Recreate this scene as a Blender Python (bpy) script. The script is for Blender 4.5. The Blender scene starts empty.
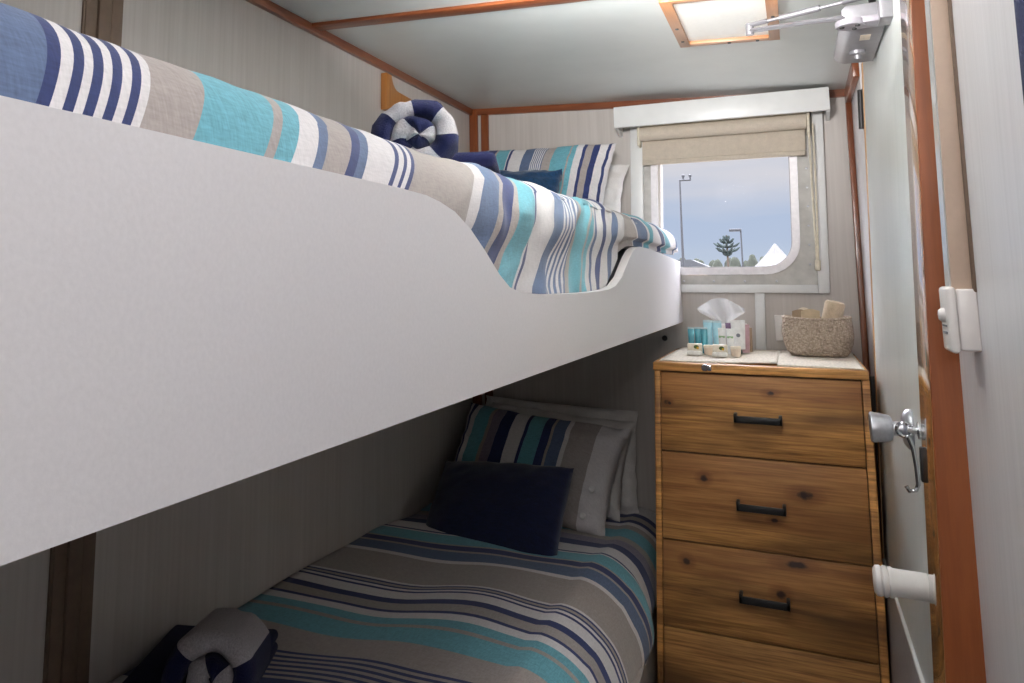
import bpy, bmesh, math, random
from mathutils import Vector, Matrix, noise
random.seed(7)
sc = bpy.context.scene
COL = sc.collection
PI = math.pi

# ------------------------------------------------------------------ materials
def lin(c):
    out = []
    for v in c:
        v = v / 255.0
        out.append(v / 12.92 if v <= 0.04045 else ((v + 0.055) / 1.055) ** 2.4)
    return (out[0], out[1], out[2], 1.0)

class NT:
    def __init__(s, name):
        s.m = bpy.data.materials.new(name); s.m.use_nodes = True
        s.t = s.m.node_tree; s.t.nodes.clear()
        s.out = s.n('ShaderNodeOutputMaterial')
    def n(s, typ, **kw):
        nd = s.t.nodes.new(typ)
        for k, v in kw.items():
            if k in nd.inputs.keys() if isinstance(k, str) else False:
                nd.inputs[k].default_value = v
            else:
                setattr(nd, k, v)
        return nd
    def l(s, a, b): s.t.links.new(a, b)

def setin(nd, **kw):
    for k, v in kw.items():
        nd.inputs[k.replace('_', ' ')].default_value = v

def principled(name, col, rough=0.5, metal=0.0, spec=0.5, coat=0.0, sheen=0.0):
    t = NT(name)
    p = t.n('ShaderNodeBsdfPrincipled')
    p.inputs['Base Color'].default_value = lin(col)
    p.inputs['Roughness'].default_value = rough
    p.inputs['Metallic'].default_value = metal
    p.inputs['Specular IOR Level'].default_value = spec
    p.inputs['Coat Weight'].default_value = coat
    p.inputs['Coat Roughness'].default_value = 0.08
    p.inputs['Sheen Weight'].default_value = sheen
    t.l(p.outputs[0], t.out.inputs[0])
    t.p = p
    return t

def coords(t, scale=(1, 1, 1), src='Object', rot=(0, 0, 0)):
    tc = t.n('ShaderNodeTexCoord')
    mp = t.n('ShaderNodeMapping')
    mp.inputs['Scale'].default_value = scale
    mp.inputs['Rotation'].default_value = rot
    t.l(tc.outputs[src], mp.inputs[0])
    return mp.outputs[0]

def noise_tex(t, vec, scale, detail=4, rough=0.55, dist=0.0):
    n = t.n('ShaderNodeTexNoise')
    n.inputs['Scale'].default_value = scale; n.inputs['Detail'].default_value = detail
    n.inputs['Roughness'].default_value = rough; n.inputs['Distortion'].default_value = dist
    t.l(vec, n.inputs['Vector'])
    return n.outputs['Fac']

def ramp(t, fac, stops, interp='LINEAR'):
    r = t.n('ShaderNodeValToRGB'); cr = r.color_ramp; cr.interpolation = interp
    while len(cr.elements) < len(stops): cr.elements.new(0.5)
    for e, (p, c) in zip(cr.elements, stops):
        e.position = p; e.color = c if len(c) == 4 else lin(c)
    t.l(fac, r.inputs[0])
    return r.outputs[0]

def bump(t, fac, strength, dist=0.002):
    b = t.n('ShaderNodeBump'); b.inputs['Strength'].default_value = strength
    b.inputs['Distance'].default_value = dist
    t.l(fac, b.inputs['Height']); t.l(b.outputs[0], t.p.inputs['Normal'])

def mixc(t, fac, a, b, mode='MIX'):
    m = t.n('ShaderNodeMix'); m.data_type = 'RGBA'; m.blend_type = mode
    if hasattr(fac, 'links') or hasattr(fac, 'is_linked'): t.l(fac, m.inputs[0])
    else: m.inputs[0].default_value = fac
    for v, i in ((a, 6), (b, 7)):
        if isinstance(v, tuple): m.inputs[i].default_value = v
        else: t.l(v, m.inputs[i])
    return m.outputs[2]

def laminate(name, c0, c1, rough, spec=0.5, s=1.0, bmp=0.05, grain=0):
    t = principled(name, c0, rough, spec=spec)
    v = coords(t, (90 * s, 90 * s, 2.2 * s))
    f1 = noise_tex(t, v, 1.0, 5, 0.6)
    v2 = coords(t, (14 * s, 14 * s, 0.9 * s))
    f2 = noise_tex(t, v2, 1.0, 3, 0.5, 0.8)
    a = ramp(t, f1, [(0.32, c0), (0.68, c1)])
    b = ramp(t, f2, [(0.3, c0), (0.7, c1)])
    t.l(mixc(t, 0.4, a, b), t.p.inputs['Base Color'])
    if grain: f1 = noise_tex(t, coords(t, (420, 420, 5)), 1.0, 2, 0.5)
    bump(t, f1, grain or bmp, 0.001)
    return t.m

def fabric(name, col, rough=0.9, scale=420, amt=0.10, sheen=0.15, bs=0.35):
    t = principled(name, col, rough, spec=0.2, sheen=sheen)
    v = coords(t, (1, 1, 1))
    w1 = noise_tex(t, coords(t, (scale * 1.0, scale * .16, scale * 1.0)), 1.0, 2)
    w2 = noise_tex(t, coords(t, (scale * .16, scale * 1.0, scale * .16)), 1.0, 2)
    md = t.n('ShaderNodeMath'); md.operation = 'ADD'; t.l(w1, md.inputs[0]); t.l(w2, md.inputs[1])
    hf = t.n('ShaderNodeMath'); hf.operation = 'MULTIPLY'; hf.inputs[1].default_value = 0.5; t.l(md.outputs[0], hf.inputs[0])
    d = tuple(max(0, c * (1 - amt * 1.3)) for c in col); h = tuple(min(255, c * (1 + amt)) for c in col)
    t.l(ramp(t, hf.outputs[0], [(0.3, d), (0.7, h)]), t.p.inputs['Base Color'])
    bump(t, hf.outputs[0], bs, 0.0008)
    return t.m

def wood(name, c0, c1, c2, axis='X', rough=0.35, coat=0.0, scale=1.0):
    t = principled(name, c1, rough, coat=coat)
    k = {'X': (1.4, 26, 26), 'Y': (26, 1.4, 26), 'Z': (26, 26, 1.4)}[axis]
    v = coords(t, tuple(a * scale for a in k))
    f = noise_tex(t, v, 1.0, 6, 0.62, 0.6)
    f2 = noise_tex(t, coords(t, tuple(a * scale * 4 for a in k)), 1.0, 4, 0.6)
    c = ramp(t, f, [(0.28, c0), (0.5, c1), (0.72, c2)])
    c = mixc(t, 0.35, c, ramp(t, f2, [(0.3, c0), (0.7, c2)]))
    t.l(c, t.p.inputs['Base Color'])
    bump(t, f2, 0.08, 0.001)
    return t.m

def terry(name, col):
    t = principled(name, col, 1.0, spec=0.1, sheen=0.12)
    f = noise_tex(t, coords(t), 330, 3, 0.7)
    d = tuple(c * .80 for c in col)
    t.l(ramp(t, f, [(0.3, d), (0.65, col)]), t.p.inputs['Base Color'])
    bump(t, f, 0.9, 0.004)
    return t.m

def simple(name, col, rough=0.5, metal=0.0, coat=0.0, var=0.06, sc_=60, bs=0.0, spec=0.5):
    t = principled(name, col, rough, metal, spec=spec, coat=coat)
    f = noise_tex(t, coords(t), sc_, 4)
    d = tuple(c * (1 - var) for c in col); h = tuple(min(255, c * (1 + var)) for c in col)
    t.l(ramp(t, f, [(0.3, d), (0.7, h)]), t.p.inputs['Base Color'])
    if bs: bump(t, f, bs, 0.001)
    return t.m

M = {}
M['wall'] = laminate('laminate_greige', (184, 176, 169), (203, 196, 190), 0.42)
M['wall_white'] = laminate('laminate_pale_gloss', (212, 210, 212), (228, 226, 228), 0.32, 0.7, 1.2, grain=.6)
M['door'] = laminate('laminate_door_gloss', (214, 218, 214), (228, 231, 228), 0.33, 0.8, 1.0, grain=.7)
M['ceiling'] = simple('ceiling_panel', (204, 208, 205), 0.32, var=0.015, sc_=8)
M['hatch'] = simple('hatch_panel', (250, 248, 242), 0.5, var=0.01, sc_=90)
M['floor'] = simple('floor_vinyl', (92, 86, 84), 0.6, var=0.2, sc_=40)
M['trim_x'] = wood('trim_timber_across', (92, 45, 22), (128, 68, 36), (150, 86, 48), 'X', 0.3, 0.3)
M['trim_y'] = wood('trim_timber_along', (92, 45, 22), (128, 68, 36), (150, 86, 48), 'Y', 0.3, 0.3)
M['trim_z'] = wood('trim_timber_upright', (92, 45, 22), (128, 68, 36), (150, 86, 48), 'Z', 0.3, 0.3)
M['jamb'] = wood('jamb_redwood', (118, 58, 20), (138, 72, 28), (156, 86, 38), 'Z', 0.5, 0.05)
M['jamb_gloss'] = wood('jamb_varnished', (128, 76, 34), (150, 94, 46), (168, 112, 60), 'Z', 0.1, 0.9)
M['pale_wood'] = wood('pale_timber', (178, 130, 88), (204, 158, 112), (222, 182, 138), 'Z', 0.4)
M['hatch_wood_x'] = wood('hatch_timber_across', (150, 98, 60), (176, 122, 80), (196, 144, 100), 'X', 0.4)
M['hatch_wood_y'] = wood('hatch_timber_along', (150, 98, 60), (176, 122, 80), (196, 144, 100), 'Y', 0.4)
M['bracket'] = wood('bracket_timber', (140, 84, 34), (172, 110, 50), (190, 128, 64), 'Z', 0.35, 0.2)
M['strip_brown'] = simple('strip_brown', (112, 92, 76), 0.5, var=0.04)
M['board'] = simple('bunk_board_white', (226, 223, 224), 0.4, var=0.012, sc_=240, bs=0.12)
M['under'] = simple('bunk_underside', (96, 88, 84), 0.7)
M['mattress'] = fabric('mattress_shaded', (58, 58, 66))  # dark tone stands in for shade in the gap behind the side board
M['white_paint'] = simple('white_paint', (226, 226, 224), 0.35, var=0.012, sc_=20)
M['old_paint'] = simple('old_white_paint', (190, 187, 181), 0.5, var=0.06, sc_=26, bs=0.2)
M['alu'] = simple('window_aluminium', (224, 220, 222), 0.4, 0.15, var=0.03)
M['black_rubber'] = simple('black_rubber', (34, 34, 36), 0.6)
M['blind'] = fabric('blind_fabric', (196, 184, 168), 0.85, 300, 0.04, 0.05)
M['cord'] = simple('cord_beige', (214, 205, 184), 0.6)
M['steel'] = simple('brushed_steel', (196, 196, 202), 0.34, 0.85, var=0.04, sc_=120)
M['chrome'] = simple('chrome', (205, 205, 208), 0.12, 1.0, var=0.02)
M['dark_metal'] = simple('dark_metal', (60, 58, 58), 0.45, 0.7)
M['closer'] = simple('closer_silver', (146, 144, 148), 0.40, 0.45, var=0.03)
M['closer_cap'] = simple('closer_cap_lilac', (168, 162, 170), 0.4, 0.2, var=0.03)
M['sticker'] = simple('sticker_cream', (222, 206, 186), 0.6)
M['plastic_white'] = simple('white_plastic', (226, 220, 216), 0.28, var=0.012)
M['conduit'] = simple('conduit_beige', (196, 172, 152), 0.5, var=0.02)
M['conduit_grey'] = simple('conduit_grey_gloss', (178, 178, 176), 0.18, var=0.02)
M['mid_grey'] = simple('grey_panel', (150, 147, 150), 0.4, var=0.05, sc_=80)
M['black'] = simple('handle_black', (24, 24, 26), 0.35, var=0.05)
M['teal'] = fabric('cotton_teal', (108, 170, 184))
M['navy'] = fabric('cotton_navy', (52, 62, 106))
M['denim'] = fabric('cotton_denim', (92, 108, 138))
M['white_c'] = fabric('cotton_white', (218, 214, 214), amt=0.05)
M['taupe'] = fabric('cotton_taupe', (166, 157, 152), amt=0.07)
M['lilac'] = fabric('cotton_lilac', (138, 132, 148))
M['pillow_white'] = fabric('pillow_white', (226, 222, 218), amt=0.03)
M['button'] = simple('button_white', (230, 228, 226), 0.3)
M['velvet'] = fabric('velvet_navy', (22, 30, 62), 0.8, 300, 0.2, 0.35)
M['velvet_teal'] = fabric('velvet_petrol', (26, 62, 96), 0.8, 300, 0.2, 0.35)
M['terry_navy'] = terry('terry_navy', (26, 30, 70))
M['terry_white'] = terry('terry_white', (206, 200, 204))
M['navy_cloth'] = terry('hanging_navy', (40, 48, 92))
M['mat'] = fabric('woven_mat', (224, 214, 198), 0.9, 160, 0.08)
M['soap_white'] = simple('soap_white', (240, 238, 232), 0.4)
M['cream'] = simple('carton_cream', (232, 222, 204), 0.5)
M['jar_cream'] = simple('jar_cream', (226, 208, 188), 0.5)
M['logo_green'] = simple('logo_green', (84, 104, 40), 0.6)
M['logo_yellow'] = simple('logo_yellow', (216, 170, 40), 0.6)
M['tube_teal'] = simple('tube_teal', (84, 156, 170), 0.22)
M['tube_blue'] = simple('tube_pale_blue', (168, 212, 222), 0.22)
M['tube_clear'] = simple('tube_clear_crimp', (190, 212, 216), 0.25)
M['tube_white'] = simple('tube_white', (232, 232, 230), 0.28)
M['tube_green'] = simple('tube_green_band', (150, 184, 140), 0.3)
M['tube_purple'] = simple('tube_purple', (112, 84, 112), 0.3)
M['tube_rose'] = simple('tube_rose', (184, 150, 154), 0.3)
M['cap_dark'] = simple('cap_slate', (62, 78, 82), 0.35)
M['print_grey'] = simple('print_grey', (120, 122, 128), 0.5)
M['cloth_beige'] = fabric('cloth_beige', (206, 186, 160), amt=0.06)
M['paper_beige'] = simple('paper_beige', (204, 184, 152), 0.6)
M['paper_brown'] = simple('paper_brown', (160, 138, 112), 0.6)
M['concrete'] = simple('ground_grey', (120, 116, 108), 0.9, var=0.15, sc_=2)
M['pole'] = simple('pole_dark', (28, 30, 36), 0.6)
M['leaf'] = simple('foliage_dark', (34, 38, 30), 0.9, var=0.3, sc_=5)
M['pine'] = simple('pine_needles', (34, 44, 44), 0.9, var=0.3, sc_=8)
M['bark'] = simple('bark', (60, 50, 42), 0.9)
M['tent'] = simple('tent_canvas', (84, 83, 82), 0.8, var=0.04, sc_=3)
M['roof'] = simple('roof_grey', (40, 42, 46), 0.7)
M['render_tan'] = simple('wall_tan', (150, 128, 108), 0.8)

def tissue_mat():
    t = NT('tissue_paper')
    d = t.n('ShaderNodeBsdfDiffuse'); d.inputs[0].default_value = lin((238, 238, 238))
    tr = t.n('ShaderNodeBsdfTranslucent'); tr.inputs[0].default_value = lin((238, 238, 238))
    tp = t.n('ShaderNodeBsdfTransparent')
    m1 = t.n('ShaderNodeMixShader'); m1.inputs[0].default_value = 0.4
    m2 = t.n('ShaderNodeMixShader'); m2.inputs[0].default_value = 0.35
    t.l(d.outputs[0], m1.inputs[1]); t.l(tr.outputs[0], m1.inputs[2])
    t.l(m1.outputs[0], m2.inputs[1]); t.l(tp.outputs[0], m2.inputs[2])
    t.l(m2.outputs[0], t.out.inputs[0])
    return t.m
M['tissue'] = tissue_mat()

def glass_mat():
    t = NT('window_glass')
    tp = t.n('ShaderNodeBsdfTransparent'); tp.inputs[0].default_value = (0.97, 0.98, 0.98, 1)
    gl = t.n('ShaderNodeBsdfGlossy'); gl.inputs['Roughness'].default_value = 0.02
    fr = t.n('ShaderNodeFresnel'); fr.inputs[0].default_value = 1.02
    m = t.n('ShaderNodeMixShader')
    t.l(fr.outputs[0], m.inputs[0]); t.l(tp.outputs[0], m.inputs[1]); t.l(gl.outputs[0], m.inputs[2])
    t.l(m.outputs[0], t.out.inputs[0])
    return t.m
M['glass'] = glass_mat()

def pine_mat(name, tone, knots, split=None):
    """rustic pine boards, long grain along X, dark knots at given (x, z, rx, rz) places"""
    t = principled(name, (150, 100, 56), 0.5)
    tc = t.n('ShaderNodeTexCoord')
    # distort grain a bit
    v = coords(t, (2.2, 8, 24))
    f = noise_tex(t, v, 1.0, 6, 0.6, 1.2)
    f2 = noise_tex(t, coords(t, (5, 30, 150)), 1.0, 5, 0.65, 0.4)
    f3 = noise_tex(t, coords(t, (1.1, 4, 6.5)), 1.0, 3, 0.5, 0.5)
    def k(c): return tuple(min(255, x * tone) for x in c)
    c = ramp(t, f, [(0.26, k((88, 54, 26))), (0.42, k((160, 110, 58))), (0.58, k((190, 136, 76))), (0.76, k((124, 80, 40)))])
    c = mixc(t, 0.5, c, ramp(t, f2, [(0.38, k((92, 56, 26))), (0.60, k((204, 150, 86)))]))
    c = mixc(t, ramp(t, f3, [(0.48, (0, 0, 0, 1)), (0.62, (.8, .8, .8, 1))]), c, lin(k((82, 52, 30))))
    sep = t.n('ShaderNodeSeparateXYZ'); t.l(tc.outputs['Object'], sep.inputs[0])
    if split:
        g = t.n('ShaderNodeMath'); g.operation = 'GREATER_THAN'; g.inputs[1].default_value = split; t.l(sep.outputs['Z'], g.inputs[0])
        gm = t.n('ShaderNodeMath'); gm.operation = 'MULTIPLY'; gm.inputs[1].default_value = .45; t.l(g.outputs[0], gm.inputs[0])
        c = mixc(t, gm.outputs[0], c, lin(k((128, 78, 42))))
    nz = noise_tex(t, tc.outputs['Object'], 60, 3)
    for (kx, kz, rx, rz) in knots:
        def sub(o, v, r):
            a = t.n('ShaderNodeMath'); a.operation = 'SUBTRACT'; t.l(o, a.inputs[0]); a.inputs[1].default_value = v
            b = t.n('ShaderNodeMath'); b.operation = 'DIVIDE'; t.l(a.outputs[0], b.inputs[0]); b.inputs[1].default_value = r
            p = t.n('ShaderNodeMath'); p.operation = 'POWER'; p.inputs[1].default_value = 2
            ab = t.n('ShaderNodeMath'); ab.operation = 'ABSOLUTE'; t.l(b.outputs[0], ab.inputs[0])
            t.l(ab.outputs[0], p.inputs[0]); return p.outputs[0]
        a, b = sub(sep.outputs['X'], kx, rx), sub(sep.outputs['Z'], kz, rz)
        s = t.n('ShaderNodeMath'); s.operation = 'ADD'; t.l(a, s.inputs[0]); t.l(b, s.inputs[1])
        s2 = t.n('ShaderNodeMath'); s2.operation = 'MULTIPLY_ADD'; t.l(nz, s2.inputs[0]); s2.inputs[1].default_value = 0.9; t.l(s.outputs[0], s2.inputs[2])
        fac = ramp(t, s2.outputs[0], [(0.55, (1, 1, 1, 1)), (1.0, (0, 0, 0, 1))])
        halo = t.n('ShaderNodeMath'); halo.operation = 'MULTIPLY'; halo.inputs[1].default_value = .22; t.l(s2.outputs[0], halo.inputs[0])
        hf = ramp(t, halo.outputs[0], [(0.2, (.6, .6, .6, 1)), (0.9, (0, 0, 0, 1))])
        c = mixc(t, hf, c, lin(k((104, 60, 28))))
        c = mixc(t, fac, c, lin((44, 20, 12)))
    t.l(c, t.p.inputs['Base Color'])
    bump(t, f2, 0.15, 0.001)
    return t.m

def basket_mat():
    t = principled('woven_seagrass', (168, 150, 132), 0.9, spec=0.1)
    f = noise_tex(t, coords(t, (260, 260, 140)), 1.0, 3, 0.7)
    vo = t.n('ShaderNodeTexVoronoi'); vo.inputs['Scale'].default_value = 150
    t.l(coords(t, (0.7, 0.7, 1.2)), vo.inputs['Vector'])
    c = ramp(t, f, [(0.25, (118, 104, 94)), (0.5, (188, 172, 156)), (0.75, (226, 212, 196))])
    c = mixc(t, 0.35, c, ramp(t, vo.outputs['Distance'], [(0.0, (214, 198, 180)), (0.7, (120, 104, 92))]))
    t.l(c, t.p.inputs['Base Color'])
    bump(t, vo.outputs['Distance'], 1.0, 0.004)
    return t.m
M['basket'] = basket_mat()

# ------------------------------------------------------------------ mesh helpers
class MB:
    def __init__(s): s.bm = bmesh.new(); s.mi = 0
    def _tag(s, faces):
        for f in faces: f.material_index = s.mi
    def box(s, x0, x1, y0, y1, z0, z1, bev=0.0, seg=2):
        r = bmesh.ops.create_cube(s.bm, size=1.0)
        vs = r['verts']
        for v in vs:
            v.co = Vector(((x0 + x1) / 2 + v.co.x * (x1 - x0), (y0 + y1) / 2 + v.co.y * (y1 - y0), (z0 + z1) / 2 + v.co.z * (z1 - z0)))
        fs = set(f for v in vs for f in v.link_faces); s._tag(fs)
        if bev:
            es = list(set(e for v in vs for e in v.link_edges))
            r = bmesh.ops.bevel(s.bm, geom=es, offset=bev, segments=seg, affect='EDGES', profile=0.5)
            s._tag(r['faces'])
            return list(set(v for f in r['faces'] for v in f.verts) | set(v for v in vs if v.is_valid))
        return vs
    def face(s, pts):
        f = s.bm.faces.new([s.bm.verts.new(p) for p in pts]); f.material_index = s.mi; return f
    def prism(s, poly, axis, a, b, bev=0.0):
        """poly: 2d points; axis 'X' -> (y,z), 'Y' -> (x,z), 'Z' -> (x,y)"""
        def P(p, t):
            return {'X': (t, p[0], p[1]), 'Y': (p[0], t, p[1]), 'Z': (p[0], p[1], t)}[axis]
        va = [s.bm.verts.new(P(p, a)) for p in poly]; vb = [s.bm.verts.new(P(p, b)) for p in poly]
        n = len(poly); fs = [s.bm.faces.new(va), s.bm.faces.new(list(reversed(vb)))]
        for i in range(n): fs.append(s.bm.faces.new((va[i], vb[i], vb[(i + 1) % n], va[(i + 1) % n])))
        bmesh.ops.recalc_face_normals(s.bm, faces=fs); s._tag(fs)
        if bev:
            es = list(set(e for f in fs[:2] for e in f.edges))
            r = bmesh.ops.bevel(s.bm, geom=es, offset=bev, segments=2, affect='EDGES', profile=0.5); s._tag(r['faces'])
    def ring(s, outer, inner, axis, a, b):
        def P(p, t):
            return {'X': (t, p[0], p[1]), 'Y': (p[0], t, p[1]), 'Z': (p[0], p[1], t)}[axis]
        L = [[s.bm.verts.new(P(p, t)) for p in pl] for pl in (outer, inner) for t in (a, b)]
        oa, ob, ia, ib = L; n = len(outer); fs = []
        for i in range(n):
            j = (i + 1) % n
            for q in ((oa[i], oa[j], ob[j], ob[i]), (ia[j], ia[i], ib[i], ib[j]), (oa[j], oa[i], ia[i], ia[j]), (ob[i], ob[j], ib[j], ib[i])):
                fs.append(s.bm.faces.new(q))
        bmesh.ops.recalc_face_normals(s.bm, faces=fs); s._tag(fs)
    def lathe(s, prof, o, axis='Z', n=24, sx=1.0, sy=1.0):
        """prof: list of (r, h) along axis from o"""
        o = Vector(o)
        ax = {'X': (Vector((1, 0, 0)), Vector((0, 1, 0)), Vector((0, 0, 1))), 'Y': (Vector((0, 1, 0)), Vector((0, 0, 1)), Vector((1, 0, 0))), 'Z': (Vector((0, 0, 1)), Vector((1, 0, 0)), Vector((0, 1, 0)))}
        w, u, v = ax[axis] if isinstance(axis, str) else axis
        rings = []; fs = []
        for r, h in prof:
            if r < 1e-6: rings.append([s.bm.verts.new(o + w * h)])
            else: rings.append([s.bm.verts.new(o + w * h + (u * math.cos(2 * PI * i / n) * sx + v * math.sin(2 * PI * i / n) * sy) * r) for i in range(n)])
        for A, B in zip(rings, rings[1:]):
            for i in range(n):
                j = (i + 1) % n
                if len(A) == 1 and len(B) == 1: continue
                if len(A) == 1: fs.append(s.bm.faces.new((A[0], B[i], B[j])))
                elif len(B) == 1: fs.append(s.bm.faces.new((A[i], A[j], B[0])))
                else: fs.append(s.bm.faces.new((A[i], A[j], B[j], B[i])))
        for R, flip in ((rings[0], True), (rings[-1], False)):
            if len(R) > 1: fs.append(s.bm.faces.new(list(reversed(R)) if flip else R))
        bmesh.ops.recalc_face_normals(s.bm, faces=fs); s._tag(fs)
    def tube(s, pts, r, n=10, closed=False, flat=None):
        pts = [Vector(p) for p in pts]; rs = r if isinstance(r, (list, tuple)) else [r] * len(pts)
        rings = []; N = len(pts); up0 = None
        for i, p in enumerate(pts):
            d = (pts[(i + 1) % N] - pts[i - 1]) if closed else (pts[min(i + 1, N - 1)] - pts[max(i - 1, 0)])
            d.normalize()
            if up0 is None:
                up0 = Vector((0, 0, 1)) if abs(d.z) < 0.9 else Vector((1, 0, 0))
            a = d.cross(up0).normalized(); b = a.cross(d).normalized(); up0 = b
            fa, fb = flat or (1, 1)
            rings.append([s.bm.verts.new(p + (a * math.cos(2 * PI * k / n) * fa + b * math.sin(2 * PI * k / n) * fb) * rs[i]) for k in range(n)])
        fs = []
        pairs = list(zip(rings, rings[1:])) + ([(rings[-1], rings[0])] if closed else [])
        for A, B in pairs:
            for k in range(n):
                fs.append(s.bm.faces.new((A[k], A[(k + 1) % n], B[(k + 1) % n], B[k])))
        if not closed:
            fs.append(s.bm.faces.new(list(reversed(rings[0])))); fs.append(s.bm.faces.new(rings[-1]))
        bmesh.ops.recalc_face_normals(s.bm, faces=fs); s._tag(fs)
    def grid(s, rows, mats=None, closed_u=False):
        """rows: list of lists of points; mats: material index per row-gap"""
        V = [[s.bm.verts.new(p) for p in r] for r in rows]
        for i in range(len(V) - 1):
            n = len(V[i])
            for j in range(n if closed_u else n - 1):
                k = (j + 1) % n
                f = s.bm.faces.new((V[i][j], V[i][k], V[i + 1][k], V[i + 1][j]))
                f.material_index = (mats[i] if mats is not None else s.mi)
        return V
    def shear(s, k=0.035, z0=1.4):
        for v in s.bm.verts: v.co.x += k * (v.co.z - z0)
        return s
    def xform(s, m):
        s.bm.transform(m); return s
    def build(s, name, mat, parent=None, ang=40, flatshade=False):
        me = bpy.data.meshes.new(name)
        base = Vector((0, 0, 0)); p = parent
        while p: base += p.location; p = p.parent
        for v in s.bm.verts: v.co -= base
        s.bm.normal_update(); s.bm.to_mesh(me); s.bm.free()
        for m in (mat if isinstance(mat, (list, tuple)) else [mat]): me.materials.append(m)
        if not flatshade:
            for f in me.polygons: f.use_smooth = True
            me.set_sharp_from_angle(angle=math.radians(ang))
        o = bpy.data.objects.new(name, me); COL.objects.link(o)
        if parent: o.parent = parent
        return o

def tag(o, label, cat, group=None):
    o['label'] = label; o['category'] = cat
    if group: o['group'] = group
    return o
def thing(name, loc, label, cat, group=None):
    o = bpy.data.objects.new(name, None); COL.objects.link(o); o.location = loc; o.empty_display_size = 0.05
    return tag(o, label, cat, group)
def struct(o, label, cat):
    o['kind'] = 'structure'; o['label'] = label; o['category'] = cat; return o
def sroot(name, loc, label, cat):
    o = bpy.data.objects.new(name, None); COL.objects.link(o); o.location = loc; o.empty_display_size = 0.05
    return struct(o, label, cat)
def recenter(o):
    """move a one-mesh thing's origin to the middle of its base"""
    me = o.data
    xs = [v.co.x for v in me.vertices]; ys = [v.co.y for v in me.vertices]; zs = [v.co.z for v in me.vertices]
    c = Vector(((min(xs) + max(xs)) / 2, (min(ys) + max(ys)) / 2, min(zs)))
    for v in me.vertices: v.co -= c
    o.location = c
    return o
def copy_tree(o, parent=None):
    c = o.copy(); COL.objects.link(c)
    if parent: c.parent = parent
    for ch in list(o.children): copy_tree(ch, c)
    return c
def smooth(a, b, x):
    if a > b: return 1 - smooth(b, a, x)
    t = max(0.0, min(1.0, (x - a) / (b - a))); return t * t * (3 - 2 * t)
def nz(x, y, z, s=1.0): return noise.noise(Vector((x * s, y * s, z * s)))

# ------------------------------------------------------------------ the cabin shell
XL, XR, YB, YF = -1.167, 0.199, 3.0, -1.7
def ceil_z(x): return 2.11 - 0.047 * (x + 1.167)

b = MB(); b.box(XL - .08, XL, YF, YB + .1, 0, 2.2)
struct(b.build('wall_left', M['wall']), 'left cabin wall of pale greige laminate behind both bunks', 'wall')
# back wall with the window hole
WX0, WX1, WZ0, WZ1 = -0.435, 0.03, 1.425, 1.92
b = MB()
for x0, x1, z0, z1 in ((XL - .08, WX0, 0, 2.2), (WX1, XR + .15, 0, 2.2), (WX0, WX1, 0, WZ0), (WX0, WX1, WZ1, 2.2)):
    b.box(x0, x1, YB, YB + .06, z0, z1)
struct(b.shear().build('wall_back', M['wall']), 'back cabin wall of pale laminate around the window', 'wall')
# right wall: near panel, far strip, panel over door
b = MB()
b.box(.1945, .27, YF, 1.335, 0, 2.2)
struct(b.shear(.012).build('wall_right', M['wall_white']), 'right cabin wall of glossy whitish grained laminate beside the door', 'wall')
b = MB(); b.box(XR, XR + .08, 2.60, YB + .06, 0, 2.2)
struct(b.shear(.012).build('wall_right', M['wall_white']), 'narrow strip of right wall between door and window corner', 'wall')
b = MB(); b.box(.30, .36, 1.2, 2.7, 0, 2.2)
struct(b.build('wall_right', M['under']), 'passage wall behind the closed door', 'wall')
b = MB(); b.box(.19, .27, 1.335, 2.62, 2.035, 2.2)
struct(b.shear().build('wall_right', M['wall_white']), 'strip of right wall over the door', 'wall')
b = MB(); b.box(XL - .08, .45, YF - .06, YF, 0, 2.2)
struct(b.build('wall_front', M['wall']), 'cabin wall behind the viewer', 'wall')
b = MB(); b.box(XL - .08, .45, YF - .06, YB + .06, -.05, 0)
struct(b.build('floor', M['floor']), 'dark vinyl cabin floor', 'floor')
b = MB()
b.prism([(XL - .08, ceil_z(XL - .08)), (.45, ceil_z(.45)), (.45, 2.3), (XL - .08, 2.3)], 'Y', YF - .06, YB + .06)
struct(b.build('ceiling', M['ceiling']), 'smooth pale grey panelled cabin ceiling', 'ceiling')

# timber trims
def cz(x, d): return ceil_z(x) - d
b = MB(); b.box(XL, XL + .016, YF, YB, ceil_z(XL) - .026, ceil_z(XL) + .004, .004)
struct(b.build('trim_1', M['trim_y']), 'reddish brown timber cornice along left wall under ceiling', 'trim')
b = MB(); b.prism([(XL, cz(XL, .026)), (XR, cz(XR, .026)), (XR, cz(XR, 0)), (XL, cz(XL, 0))], 'Y', YB - .014, YB)
struct(b.build('trim_2', M['trim_x']), 'reddish brown timber cornice across back wall above window', 'trim')
b = MB(); b.box(XR - .018, XR, 2.60, YB, cz(XR, .05), cz(XR, 0), .003)
struct(b.shear(.012).build('trim_3', M['trim_y']), 'short timber cornice over the far right corner', 'trim')
b = MB(); b.box(XL, XL + .036, YB - .016, YB, .4, ceil_z(XL), .003)
struct(b.build('trim_4', M['trim_z']), 'upright timber strip in the far left corner', 'trim')
b = MB(); b.box(-1.117, -1.085, YB - .014, YB, .4, ceil_z(-1.1) - .02, .003)
struct(b.build('trim_5', M['trim_z']), 'second upright timber strip just right of the far left corner', 'trim')
b = MB(); b.box(XR - .018, XR, YB - .026, YB, 0, cz(XR, .02), .003)
struct(b.shear(.012).build('trim_6', M['trim_z']), 'upright timber strip in the far right corner beside the window', 'trim')
b = MB()
b.prism([(XL + .01, ceil_z(XL) - .009), (.2, ceil_z(.2) - .009), (.2, ceil_z(.2) + .003), (XL + .01, ceil_z(XL) + .003)], 'Y', 1.765, 1.815, .003)
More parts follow.
